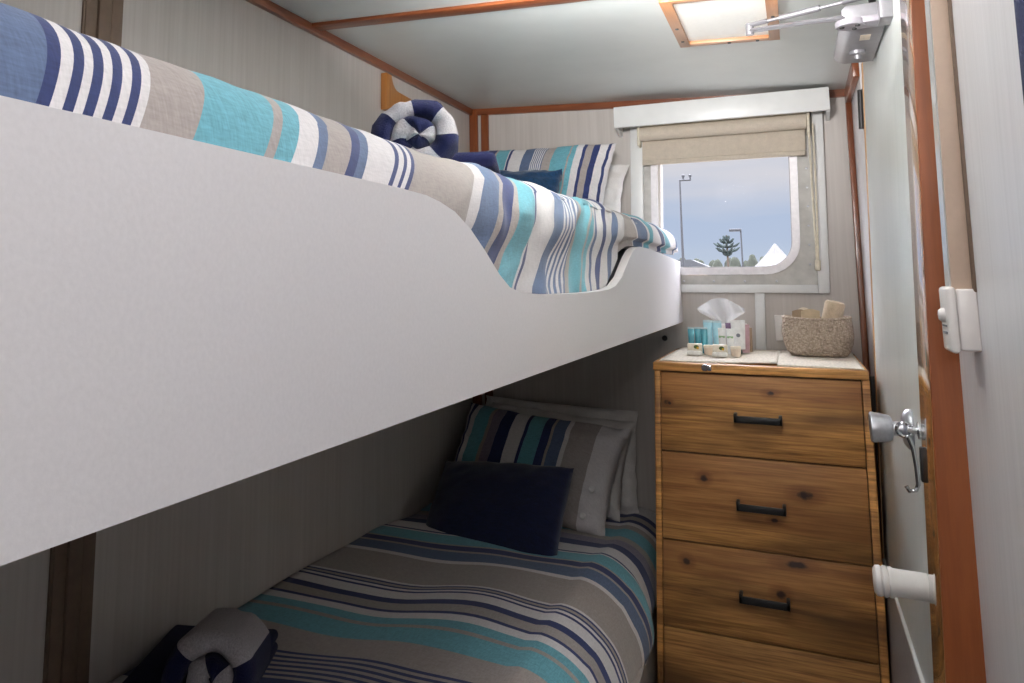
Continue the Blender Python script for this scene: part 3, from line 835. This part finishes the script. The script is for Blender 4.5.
# ------------------------------------------------------------------ rolled towels
def towel_roll(name, c, axis, length, R, blocks, start_deg, parent, squash=1.0, tw=.030, turns=2.1):
    """spiral of a folded towel; axis points to the visible end; blocks: (degrees, material) outside inwards"""
    c = Vector(c); w = Vector(axis).normalized(); side = Vector((0, 0, 1)).cross(w).normalized() * -1; upv = w.cross(side) * -1
    upv = Vector((0, 0, 1)) - w * w.z; upv.normalize(); side = upv.cross(w).normalized()
    b = MB()
    total = sum(d for d, _ in blocks); steps = int(total / 7)
    rows, mats = [], []
    prof = []
    nseg = 8
    for i in range(nseg + 1):
        a = -PI / 2 + PI * i / nseg
        prof.append((math.sin(a), math.cos(a)))        # radial, axial bulge at the front
    acc = 0; edges = []
    for d, m in blocks: acc += d; edges.append((acc, m))
    angs = sorted(set([total * i / steps for i in range(steps + 1)] + [e for e, _ in edges]))
    for k, t in enumerate(angs):
        r = R - tw * .5 - (tw * .98) * (t / 360) + R * .11 * nz(t * .013, R * 50, 3, 1)
        if r < .006: r = .006
        a = math.radians(start_deg - t)
        th = tw * .52 * (1 + .10 * nz(t * .03, 1, 2, 1))
        if t < 30: th *= .55 + .45 * t / 30
        row = []
        ring = []
        fz = .010 * nz(t * .02, 5, 0, 1) + .012 * (t / total)
        for (rr, ax) in prof: ring.append((r + th * rr, fz + ax * tw * .55))
        ring.append((r + th, -length)); ring.append((r - th, -length))
        for (rad, ax) in ring:
            q = c + side * (math.cos(a) * rad) + upv * (math.sin(a) * rad * squash) + w * ax
            row.append(q + Vector((nz(q.x, q.y, q.z, 45), nz(q.y, q.z, q.x, 45), nz(q.z, q.x, q.y, 45))) * .0045)
        rows.append(row)
        if k < len(angs) - 1:
            mid = (t + angs[k + 1]) / 2
            mats.append(next(m for e, m in edges if mid < e))
    b.grid(rows, mats, closed_u=True)
    for r in (rows[0], rows[-1]):
        b.bm.faces.new([b.bm.verts.new(p) for p in r])
    bmesh.ops.remove_doubles(b.bm, verts=b.bm.verts, dist=.0002)
    bmesh.ops.recalc_face_normals(b.bm, faces=b.bm.faces)
    return b.build(name, [M['terry_navy'], M['terry_white']], parent, ang=80)
def pad(name, c, ang, lx, ly, h, mat, parent=None, seed=0, r=.02, layers=2):
    b = MB()
    for k in range(layers):
        vs = b.box(-lx, lx, -ly, ly, k * h / layers, (k + 1) * h / layers - .001, min(r, h / layers * .48), 4)
    bmesh.ops.subdivide_edges(b.bm, edges=[e for e in b.bm.edges if e.calc_length() > .03], cuts=5, use_grid_fill=True)
    for v in b.bm.verts: v.co += Vector((0, 0, .004 * nz(v.co.x, v.co.y, seed, 14)))
    b.xform(Matrix.Translation(c) @ Matrix.Rotation(ang, 4, 'Z'))
    return b.build(name, mat, parent, ang=60)
tr = towel_roll('towel_roll', (-.668, 1.43, 1.692), (.42, -1, .05), .13, .103, [(70, 0), (44, 1), (48, 0), (50, 1), (52, 0), (70, 1), (50, 0), (60, 1), (95, 0), (75, 1), (120, 0), (70, 1)], 215, None, .92, .043)
recenter(tr); tag(tr, 'rolled navy and white striped towel on upper bunk', 'towel', 'rolled towels')
o = pad('folded_towel', Vector((-.690, 1.62, 1.594)), .30, .118, .13, .080, M['terry_navy'], seed=2, layers=2)
recenter(o); tag(o, 'flat folded navy towel under the roll on upper bunk', 'towel')
tr = towel_roll('towel_roll', (-.90, 1.12, .750), (.55, -1, .25), .20, .088, [(60, 0), (110, 1), (60, 0), (70, 1), (70, 0), (75, 1), (70, 0), (85, 1), (60, 0)], 200, None, .95, .038)
recenter(tr); tag(tr, 'rolled navy and white towel on lower bunk at bottom of view', 'towel', 'rolled towels')
o = pad('folded_towel', Vector((-1.02, 1.22, .668)), .35, .11, .16, .045, M['terry_navy'], seed=6, layers=2)
recenter(o); tag(o, 'flat folded navy towel under the roll on lower bunk', 'towel')

# wooden bracket on the left wall
def ogee():
    pts = [(2.20, 1.953), (2.20, 2.074), (2.235, 2.074)]
    for i in range(1, 13):
        t = i / 12; pts.append((2.235 + .02 * math.sin(t * PI / 2) + .135 * smooth(.15, 1, t) * t, 2.074 - .040 * smooth(0, .55, t) - .010 * t))
    for i in range(1, 8):
        t = i / 7; pts.append((2.39 + .14 * t, 2.024 - .030 * smooth(0, 1, t)))
    pts += [(2.53, 1.953)]
    return pts
b = MB(); b.prism(ogee(), 'X', XL + .001, XL + .024, .003)
o = b.build('wall_bracket', M['bracket']); recenter(o); tag(o, 'honey brown timber bracket with curved edge on left wall behind towel', 'bracket')

# small knob and socket on the back wall
b = MB(); b.lathe([(0, -.016), (.008, -.015), (.010, -.010), (.006, -.004), (.006, 0), (0, 0)], (-.431, YB, 1.202), 'Y', n=18)
o = b.build('wall_knob', M['black']); recenter(o); tag(o, 'small black round knob on back wall under the upper bunk end', 'knob')
so = thing('wall_socket', (-.052, YB - .01, 1.205), 'white wall socket plate behind left end of basket', 'socket')
b = MB(); b.box(-.071, -.025, YB - .011, YB, 1.205, 1.29, .003, 3); b.build('plate', M['plastic_white'], so)
b = MB(); b.box(-.055, -.041, YB - .014, YB - .010, 1.235, 1.26, .002); b.build('switch', M['plastic_white'], so)

# ------------------------------------------------------------------ chest of drawers
KN = [(-.105 + .0, 0, 0, 0)]
DX0, DX1, DY0, DY1, DT = -.381, .157, 2.42, 2.972, 1.172
DC = ((DX0 + DX1) / 2, (DY0 + DY1) / 2, 0)
k_ = lambda x, z, rx, rz: (x - DC[0], z, rx * 1.35, rz * 1.35)
CARC = pine_mat('pine_carcass', 1.18, [])
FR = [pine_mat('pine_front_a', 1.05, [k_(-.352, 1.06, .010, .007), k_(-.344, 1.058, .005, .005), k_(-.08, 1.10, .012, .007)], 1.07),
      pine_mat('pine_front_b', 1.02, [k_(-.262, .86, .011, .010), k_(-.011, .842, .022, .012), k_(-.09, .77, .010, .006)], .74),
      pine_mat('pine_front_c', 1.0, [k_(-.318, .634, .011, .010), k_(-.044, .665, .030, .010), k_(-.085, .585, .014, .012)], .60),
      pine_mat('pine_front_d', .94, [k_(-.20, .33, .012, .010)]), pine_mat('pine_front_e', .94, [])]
ch = thing('chest_of_drawers', DC, 'tall rustic pine chest of drawers with black bar handles', 'chest of drawers')
Z0S = 1.172
def dsh(b):
    for v in b.bm.verts: v.co.x += (.034 - .022 * (v.co.x - DX0) / (DX1 - DX0)) * (v.co.z - Z0S)
    return b
b = MB(); b.box(DX0 - .003, DX1 - .001, DY0 - .006, DY1, DT - .024, DT, .003); dsh(b).build('top', CARC, ch)
for x0, x1 in ((DX0, DX0 + .016), (DX1 - .018, DX1)):
    b = MB(); b.box(x0, x1, DY0, DY1, 0, DT - .024, .002); dsh(b).build('side_panel', CARC, ch)
b = MB(); b.box(DX0 + .016, DX1 - .018, DY1 - .012, DY1, .02, DT - .024); dsh(b).build('back_panel', CARC, ch)
b = MB(); b.box(DX0 + .016, DX1 - .018, DY0 + .01, DY0 + .03, 0, .03); dsh(b).build('plinth', CARC, ch)
b = MB(); b.box(DX0 + .016, DX1 - .018, DY0 + .022, DY0 + .03, .03, DT - .024); dsh(b).build('black_backing', M['black'], ch)  # black sheet behind the drawer fronts, showing in the gaps
zs = [1.146, .925, .686, .456, .226, .030]
for i in range(5):
    z1, z0 = zs[i] - .002, zs[i + 1] + .002
    b = MB(); b.box(DX0 + .018, DX1 - .020, DY0 + .003, DY0 + .021, z0, z1, .0025); d = dsh(b).build('drawer', FR[i], ch)
    zc = (z0 + z1) / 2 - .006
    xs = -.0045
    b = MB()
    hx0, hx1 = -.171, -.052
    b.box(hx0, hx1, DY0 - .026, DY0 - .018, zc - .009, zc + .009, .0015)
    for hx in (hx0, hx1 - .008):
        b.box(hx, hx + .008, DY0 - .026, DY0 + .004, zc - .009, zc + .015, .0015)
    dsh(b).build('handle', M['black'], d)
b = MB(); b.lathe([(0, -.010), (.008, -.010), (.0095, -.008), (.0095, 0), (0, 0)], (-.243, DY0 - .006, DT - .010), 'Y', n=20)
b.box(-.236, -.226, DY0 - .011, DY0 - .005, DT - .018, DT - .003, .001)
b.build('cam_lock', M['chrome'], ch)

# mats on the chest
def mat_mesh(x0, x1, y0, y1, z, lift):
    b = MB(); rows = []
    for i in range(25):
        u = i / 24; row = []
        for j in range(25):
            v = j / 24; x = x0 + (x1 - x0) * u; y = y0 + (y1 - y0) * v
            row.append((x, y, z + lift * smooth(.5, 1, u) * (1 - smooth(0, .35, v)) + .0006 * nz(x, y, 0, 30)))
        rows.append(row)
    b.grid(rows)
    o = b.build('woven_mat', M['mat'], ang=60)
    md = o.modifiers.new('thick', 'SOLIDIFY'); md.thickness = .003; md.offset = 1
    return recenter(o)
tag(mat_mesh(-.370, -.0602, 2.445, 2.965, DT + .0034, .006), 'cream woven mat on left half of the chest under toiletries', 'mat', 'woven mats')
tag(mat_mesh(-.0595, .148, 2.432, 2.965, DT + .0034, .0), 'cream woven mat on right half of the chest under basket', 'mat', 'woven mats')
ZM = DT + .0066

# ------------------------------------------------------------------ toiletries
def tube_bottle(x, y, w, h, body, crimp, cap, label, grp, capr=.8, band=None, dpt=.6, logo=None, rot=0):
    """squeeze tube standing on its cap: round at the cap, flat crimp at the top"""
    t = thing('toiletry_tube', (x, y, ZM), label, 'toiletry tube', grp)
    hc = h * .14; n = 20
    b = MB(); b.lathe([(0, 0), (w * .5 * capr, 0), (w * .5 * capr, hc), (0, hc)], (x, y, ZM), 'Z', n=n); b.build('cap', cap, t)
    rows = []; 
    H = [hc, hc + .004, h * .35, h * .6, h * .8, h * .93]
    for z in H:
        k = (z - hc) / (h * .93 - hc)
        rx = w * .5 * (.86 + .14 * k); ry = w * .5 * dpt * (1 - k) ** .7 + .001
        rows.append([(x + rx * math.cos(2 * PI * i / n), y + ry * math.sin(2 * PI * i / n), ZM + z) for i in range(n)])
    b = MB(); V = b.grid(rows, None, True); b.bm.faces.new(list(reversed(V[0]))); b.bm.faces.new(V[-1]); b.build('tube_body', body, t, ang=60)
    b = MB(); b.box(x - w * .5, x + w * .5, y - .0012, y + .0012, ZM + h * .93, ZM + h, .0005); b.build('crimp', crimp, t)
    if band:
        b = MB(); b.box(x - w * .40, x + w * .40, y - w * .5 * dpt * .62, y - w * .5 * dpt * .62 + .003, ZM + h * .62, ZM + h * .70); b.build('printed_band', band, t)
    if logo:
        b = MB(); b.lathe([(0, -.001), (.006, -.001), (.006, .002), (0, .002)], (x, y - w * .5 * dpt * .66, ZM + h * .55), 'Y', n=16); b.build('printed_mark', logo, t)
    return t
g = 'small teal travel tubes'
tube_bottle(-.308, 2.70, .019, .080, M['tube_teal'], M['tube_clear'], M['tube_teal'], 'leftmost small teal tube behind the soap carton', g)
tube_bottle(-.289, 2.71, .019, .080, M['tube_teal'], M['tube_clear'], M['tube_teal'], 'middle of the three small teal tubes', g)
tube_bottle(-.269, 2.70, .020, .080, M['tube_teal'], M['tube_clear'], M['tube_teal'], 'small teal tube beside the pale blue tubes', g)
g = 'pale blue tubes'
tube_bottle(-.262, 2.755, .028, .100, M['tube_blue'], M['tube_clear'], M['tube_blue'], 'left pale blue tube standing behind teal tubes', g)
tube_bottle(-.234, 2.745, .028, .100, M['tube_blue'], M['tube_clear'], M['tube_blue'], 'right pale blue tube left of the white and green tubes', g)
g = 'white tubes with green band'
tube_bottle(-.216, 2.69, .022, .080, M['tube_white'], M['tube_white'], M['tube_white'], 'left small white tube with pale green band', g, band=M['tube_green'])
tube_bottle(-.193, 2.70, .022, .078, M['tube_white'], M['tube_white'], M['tube_white'], 'right small white tube with pale green band', g, band=M['tube_green'])
tube_bottle(-.170, 2.72, .042, .104, M['tube_white'], M['tube_white'], M['cap_dark'], 'tall white tube with grey mark and slate cap', None, capr=.42, logo=M['print_grey'])
tube_bottle(-.196, 2.78, .030, .092, M['tube_purple'], M['tube_purple'], M['tube_purple'], 'purple tube half hidden behind tall white tube', None)
tube_bottle(-.155, 2.78, .030, .088, M['tube_rose'], M['tube_rose'], M['tube_rose'], 'dusty pink tube right behind tall white tube', None)
tube_bottle(-.142, 2.82, .014, .076, M['paper_brown'], M['paper_brown'], M['paper_brown'], 'slim brown tube rightmost of the toiletries', None)
def soap(x, y, label):
    t = thing('soap_carton', (x, y, ZM), label, 'soap', 'soap cartons')
    b = MB(); b.box(x - .021, x + .021, y, y + .018, ZM, ZM + .034, .002); b.build('carton', M['cream'], t)
    b = MB(); b.box(x - .021, x + .021, y - .020, y - .001, ZM, ZM + .013, .004, 3); b.build('soap_bar', M['soap_white'], t)
    b = MB(); b.lathe([(0, -.001), (.0075, -.001), (.0075, .001), (0, .001)], (x + .005, y, ZM + .024), 'Y', n=18, sx=.75); lg = b.build('printed_leaf', M['logo_green'], t)
    b = MB(); b.lathe([(0, -.0018), (.0035, -.0018), (.0035, .001), (0, .001)], (x + .009, y, ZM + .021), 'Y', n=14); b.build('printed_dot', M['logo_yellow'], t)
def jar(x, y, label):
    t = thing('cream_jar', (x, y, ZM), label, 'jar', 'small cream jars')
    b = MB(); b.lathe([(0, 0), (.012, 0), (.0138, .004), (.0145, .022), (0, .022)], (x, y, ZM), n=22); b.build('jar_body', M['jar_cream'], t)
    b = MB(); b.lathe([(0, .022), (.0152, .022), (.0152, .028), (.013, .030), (0, .030)], (x, y, ZM), n=22); b.build('lid', M['cream'], t)
soap(-.291, 2.625, 'cream soap carton with leaf print, left one in front of teal tubes')
soap(-.217, 2.605, 'cream soap carton with leaf print in front of white tubes')
jar(-.252, 2.640, 'small cream jar between the two soap cartons')
jar(-.174, 2.630, 'small cream jar right of the soap cartons by tall white tube')
# tissue box and tissue
tb = thing('tissue_box', (-.21, 2.87, ZM), 'low white tissue box with a sheer tissue pulled up behind the tubes', 'tissue box')
b = MB(); b.box(-.265, -.155, 2.82, 2.93, ZM, ZM + .085, .003); b.build('box', M['plastic_white'], tb)
b = MB(); rows = []
for i in range(25):
    u = i / 24 * 2 - 1; row = []
    for j in range(21):
        v = j / 20
        wv = .018 + .048 * smooth(.0, .55, v) + .006 * v
        drop = .020 * smooth(.4, 1, abs(u)) * smooth(.3, 1, v) + .012 * smooth(.5, 1, v) * (1 - math.cos(u * 3)) * .5
        x = -.222 + wv * u - .008 * v + (.004 * math.sin(u * 9) * v)
        y = 2.865 + .016 * math.sin(u * 7 + 2 * v) * smooth(0, .5, v) + .012 * math.cos(u * 3) * v
        z = ZM + .083 + .085 * v - drop
        row.append((x, y, z))
    rows.append(row)
b.grid(rows); b.build('tissue', M['tissue'], tb, ang=180)

# ------------------------------------------------------------------ basket
BX, BYc, BW, BD, BH = .051, 2.80, .097, .078, .114
bk = thing('basket', (BX, BYc, ZM), 'oval woven seagrass basket on right end of chest', 'basket')
def sup(a, rx, ry, p=3.2):
    c, s_ = math.cos(a), math.sin(a)
    return (rx * math.copysign(abs(c) ** (2 / p), c), ry * math.copysign(abs(s_) ** (2 / p), s_))
rows = []; n = 56
prof = [(.0, .004), (.60, .001), (.80, .0), (.90, .012), (.985, .035), (1.02, .060), (1.01, .085), (.985, .108), (.965, BH), (.93, BH + .002), (.90, BH - .004), (.93, .09), (.95, .06), (.86, .02), (.0, .012)]
for k, (r, h) in enumerate(prof):
    row = []
    for i in range(n):
        a = 2 * PI * i / n; x, y = sup(a, BW * max(r, .001), BD * max(r, .001))
        wv = 1 + (.018 * math.sin(i * PI / 1.0 + (k % 2) * PI) if 3 <= k <= 8 else 0)
        sag = -.006 * (1 - abs(math.cos(a))) if k >= 7 and k <= 10 else 0
        row.append((BX + x * wv, BYc + y * wv, ZM + h + sag))
    rows.append(row)
b = MB(); b.grid(rows, None, True); bmesh.ops.remove_doubles(b.bm, verts=b.bm.verts, dist=.0003); bmesh.ops.recalc_face_normals(b.bm, faces=b.bm.faces)
b.build('basket_body', M['basket'], bk, ang=80)
b = MB(); b.tube([(BX + sup(2 * PI * i / 48, BW * .95, BD * .95)[0], BYc + sup(2 * PI * i / 48, BW * .95, BD * .95)[1], ZM + BH - .006 * (1 - abs(math.cos(2 * PI * i / 48)))) for i in range(48)], .005, 8, closed=True)
b.build('rim', M['basket'], bk)
# contents
b = MB(); ax = Vector((.25, -.1, 1)).normalized(); uu = ax.cross(Vector((0, 1, 0))).normalized(); vv = ax.cross(uu)
b.lathe([(0, 0), (.026, 0), (.028, .004), (.028, .112), (.024, .118), (.012, .116), (.008, .112), (0, .112)], (.078, 2.80, ZM + .048), (ax, uu, vv), n=26)
o = b.build('rolled_cloth', M['cloth_beige']); recenter(o); tag(o, 'rolled pale beige cloth upright in right end of basket', 'cloth')
def sachet(x, y, w, h, tilt, mat, label, lean=0):
    b = MB(); rows = []
    for i in range(13):
        u = i / 12 * 2 - 1; row = []
        for j in range(11):
            v = j / 10
            row.append((x + w * u + tilt * v, y + lean * v + .0, ZM + .045 + h * v + .004 * math.cos(u * 2) * v))
        rows.append(row)
    b.grid(rows); b.grid([[(p[0], p[1] + .006 + .010 * max(0, (1 - (2 * i / 12 - 1) ** 2)) * max(0, 1 - (2 * j / 10 - 1) ** 2), p[2]) for j, p in enumerate(r)] for i, r in enumerate(rows)])
    bmesh.ops.recalc_face_normals(b.bm, faces=b.bm.faces)
    o = b.build('paper_sachet', mat); recenter(o); tag(o, label, 'sachet')
sachet(.003, 2.81, .022, .088, .004, M['paper_brown'], 'brown paper sachet at left end inside basket')
sachet(.032, 2.79, .026, .090, .004, M['paper_beige'], 'beige paper sachet in the middle of basket')
sachet(.016, 2.82, .016, .094, .002, M['cream'], 'cream paper sachet between brown and beige sachets in basket')

# ------------------------------------------------------------------ outside
b = MB(); b.box(-120, 120, 3.3, 200, -2.05, -2.0)
struct(b.build('floor', M['concrete']), 'grey wharf ground outside the window', 'ground')
GZ = -2.0
m1 = thing('camera_mast', (-3.56, 30, GZ), 'tall thin mast with crossbar seen left through window', 'mast')
b = MB(); b.tube([(-3.58, 30, GZ), (-3.56, 30, 3.2), (-3.54, 30, 5.10)], [.07, .04, .025], 10); b.build('pole', M['pole'], m1)
b = MB(); b.tube([(-3.56, 30, 5.08), (-3.16, 30, 5.08)], .035, 8); b.build('crossbar', M['pole'], m1)
for x in (-3.42, -3.18):
    b = MB(); b.tube([(x, 30, 5.08), (x, 30, 5.2)], .03, 8); b.lathe([(0, 0), (.055, .02), (.055, .08), (0, .11)], (x, 30, 5.18), n=12); b.build('camera_head', M['pole'], m1)
l1 = thing('street_lamp', (-1.62, 30, GZ), 'street lamp with flat head beside pine tree through window', 'street lamp')
b = MB(); b.tube([(-1.62, 30, GZ), (-1.60, 30, 3.22)], [.04, .025], 10); b.build('pole', M['pole'], l1)
b = MB(); b.box(-1.98, -1.58, 29.93, 30.07, 3.17, 3.26, .02); b.build('lamp_head', M['pole'], l1)
pt = thing('pine_tree', (-2.78, 40, GZ), 'dark tiered pine tree seen through window between the poles', 'tree')
b = MB(); b.tube([(-2.78, 40, GZ), (-2.76, 40, 3.6)], [.12, .03], 10); b.build('trunk', M['bark'], pt)
b = MB(); random.seed(4)
for k, (z, R) in enumerate(((2.66, .25), (2.82, .60), (3.04, .58), (3.24, .36), (3.38, .15))):
    for i in range(9):
        a = 2 * PI * (i + .4 * k) / 9; r = R * random.uniform(.8, 1.1)
        x, y = -2.77, 40
        pts = [(x + r * q * math.cos(a), y + r * q * math.sin(a), z + .18 * q * q + .02 - .05 * math.sin(q * 3)) for q in (.05, .35, .7, 1.0)]
        b.tube(pts, [.03, .05, .06, .02], 7)
b.build('foliage', M['pine'], pt)
tn = thing('tent', (-.55, 30, GZ), 'white pointed marquee roof seen low at right of window', 'tent')
b = MB(); b.lathe([(.95, 3.75), (.62, 4.0), (.30, 4.35), (.04, 4.70), (0, 4.72)], (-.55, 30, GZ), n=4); b.build('canopy', M['tent'], tn, flatshade=True)
for sx, sy in ((-1, 0), (1, 0), (0, -1), (0, 1)):
    b = MB(); b.tube([(-.55 + .9 * sx, 30 + .9 * sy, GZ), (-.55 + .9 * sx, 30 + .9 * sy, GZ + 3.76)], .03, 8); b.build('leg', M['pole'], tn)
random.seed(11)
def bush(x, y, w, h, seed):
    b = MB(); r = bmesh.ops.create_icosphere(b.bm, subdivisions=4, radius=1.0)
    for v in b.bm.verts:
        d = 1 + .10 * nz(v.co.x, v.co.y, v.co.z + seed, 2.2) + .05 * nz(v.co.x, v.co.y, v.co.z + seed, 6)
        q = v.co.copy(); zz = math.copysign(abs(q.z) ** .35, q.z); rr = (1 - abs(zz) ** 4) ** .5 / max(.05, math.hypot(q.x, q.y)) if abs(zz) < 1 else 0
        v.co = Vector((x + q.x * rr * w * d, y + q.y * rr * w * .6 * d, GZ + max(0, h * .5 + zz * h * .5 * (1 + (d - 1) * .3))))
    o = b.build('bush', M['leaf']); recenter(o)
    tag(o, 'dark green bush in the distant row along horizon through window', 'bush', 'distant bushes beyond the window'); return o
for i in range(24):
    bush(-8.6 + i * .42, 44 + 2.6 * (i % 2), .36, random.uniform(4.55, 4.78), i * 3.3)
sh = thing('shed', (-4.5, 38, GZ), 'low grey roofed shed seen at lower left of the window', 'shed')
b = MB(); b.box(-5.4, -3.6, 37.4, 39, GZ, 2.05 + .02); b.build('wall', M['render_tan'], sh)
b = MB(); b.prism([(-5.5, 2.07), (-3.35, 2.07), (-4.1, 2.40), (-5.0, 2.40)], 'Y', 37.2, 39.2); b.build('roof', M['roof'], sh)

# ------------------------------------------------------------------ sky
w = bpy.data.worlds.new('sky'); sc.world = w; w.use_nodes = True
nt = w.node_tree; nt.nodes.clear()
def wn(t, **kw):
    n = nt.nodes.new(t)
    for k, v in kw.items(): setattr(n, k, v)
    return n
out = wn('ShaderNodeOutputWorld'); bg = wn('ShaderNodeBackground'); tc = wn('ShaderNodeTexCoord')
sep = wn('ShaderNodeSeparateXYZ'); nt.links.new(tc.outputs['Generated'], sep.inputs[0])
r = wn('ShaderNodeValToRGB'); nt.links.new(sep.outputs['Z'], r.inputs[0])
cr = r.color_ramp
for _ in range(2): cr.elements.new(.5)
for e, (p, c) in zip(cr.elements, ((0.0, (200, 210, 225)), (.05, (186, 199, 224)), (.20, (176, 192, 222)), (.9, (160, 182, 218)))):
    e.position = p; e.color = lin(c)
mp = wn('ShaderNodeMapping'); mp.inputs['Scale'].default_value = (3, 3, 26); nt.links.new(tc.outputs['Generated'], mp.inputs[0])
nn = wn('ShaderNodeTexNoise'); nn.inputs['Scale'].default_value = 1.6; nn.inputs['Detail'].default_value = 6; nt.links.new(mp.outputs[0], nn.inputs['Vector'])
# a band of cloud above ~5 degrees
band = wn('ShaderNodeMapRange'); band.inputs[1].default_value = .075; band.inputs[2].default_value = .125; nt.links.new(sep.outputs['Z'], band.inputs[0])
ad = wn('ShaderNodeMath', operation='MULTIPLY_ADD'); nt.links.new(nn.outputs['Fac'], ad.inputs[0]); ad.inputs[1].default_value = 1.1; 
sb = wn('ShaderNodeMath', operation='SUBTRACT'); nt.links.new(band.outputs[0], sb.inputs[0]); sb.inputs[1].default_value = .62
nt.links.new(sb.outputs[0], ad.inputs[2])
mx = wn('ShaderNodeMix', data_type='RGBA'); 
cl_ = wn('ShaderNodeClamp'); nt.links.new(ad.outputs[0], cl_.inputs[0])
nt.links.new(cl_.outputs[0], mx.inputs[0]); nt.links.new(r.outputs[0], mx.inputs[6]); mx.inputs[7].default_value = lin((218, 216, 224))
nt.links.new(mx.outputs[2], bg.inputs[0]); zr = wn('ShaderNodeMapRange'); zr.inputs[1].default_value = .17; zr.inputs[2].default_value = .42; zr.inputs[3].default_value = .84; zr.inputs[4].default_value = 18.0
nt.links.new(sep.outputs['Z'], zr.inputs[0]); nt.links.new(zr.outputs[0], bg.inputs[1])   # overhead sky, out of view, boosted to add daylight inside
nt.links.new(bg.outputs[0], out.inputs[0])

# ------------------------------------------------------------------ lights
sun = bpy.data.lights.new('sun', 'SUN'); sun.energy = 0.6; sun.angle = .02
so_ = bpy.data.objects.new('sun', sun); COL.objects.link(so_); so_.rotation_euler = (math.radians(50), 0, math.radians(-25))
def area(name, loc, target, sx, sy, e, col=(1, 1, 1)):
    l = bpy.data.lights.new(name, 'AREA'); l.shape = 'RECTANGLE'; l.size = sx; l.size_y = sy; l.energy = e; l.color = col
    o = bpy.data.objects.new(name, l); COL.objects.link(o); o.location = loc
    d = Vector(target) - Vector(loc); o.rotation_euler = d.to_track_quat('-Z', 'Y').to_euler(); return o
area('overhead_fill', (-.05, .30, 2.035), (-.05, .30, 0), .25, 1.6, 5.8, (1.0, .975, .97))  # added strip light without a fitting, evens out light along the side board
area('bounce_flash', (-.27, 1.22, 1.90), (-.24, 1.75, 2.42), .20, .20, 16, (1.0, .985, .98)).data.spread = math.radians(125)
area('rear_fill', (.08, -1.2, 1.80), (-.25, 2.2, 1.4), .14, .30, 5.0, (1.0, .97, .96))  # unseen light added behind the camera, brightens the far end

# ------------------------------------------------------------------ camera
cam = bpy.data.cameras.new('camera'); co = bpy.data.objects.new('camera', cam); COL.objects.link(co)
co.location = (0, 0, 1.4)
yaw, pitch = .46206, .14066
fwd = Vector((-math.sin(yaw) * math.cos(pitch), math.cos(yaw) * math.cos(pitch), math.sin(pitch)))
co.rotation_euler = (PI / 2 + pitch, 0, yaw)
cam.sensor_width = 36; cam.lens = 786.0 / 1024 * 36
cam.shift_x = (512 - 400) / 1024; cam.shift_y = -(341.5 - 171) / 1024
cam.clip_start = .02; cam.clip_end = 500
sc.camera = co
sc.view_settings.view_transform = 'Standard'; sc.view_settings.look = 'None'
sc.view_settings.gamma = 1; sc.view_settings.use_curve_mapping = False
sc.view_settings.exposure = 0.27
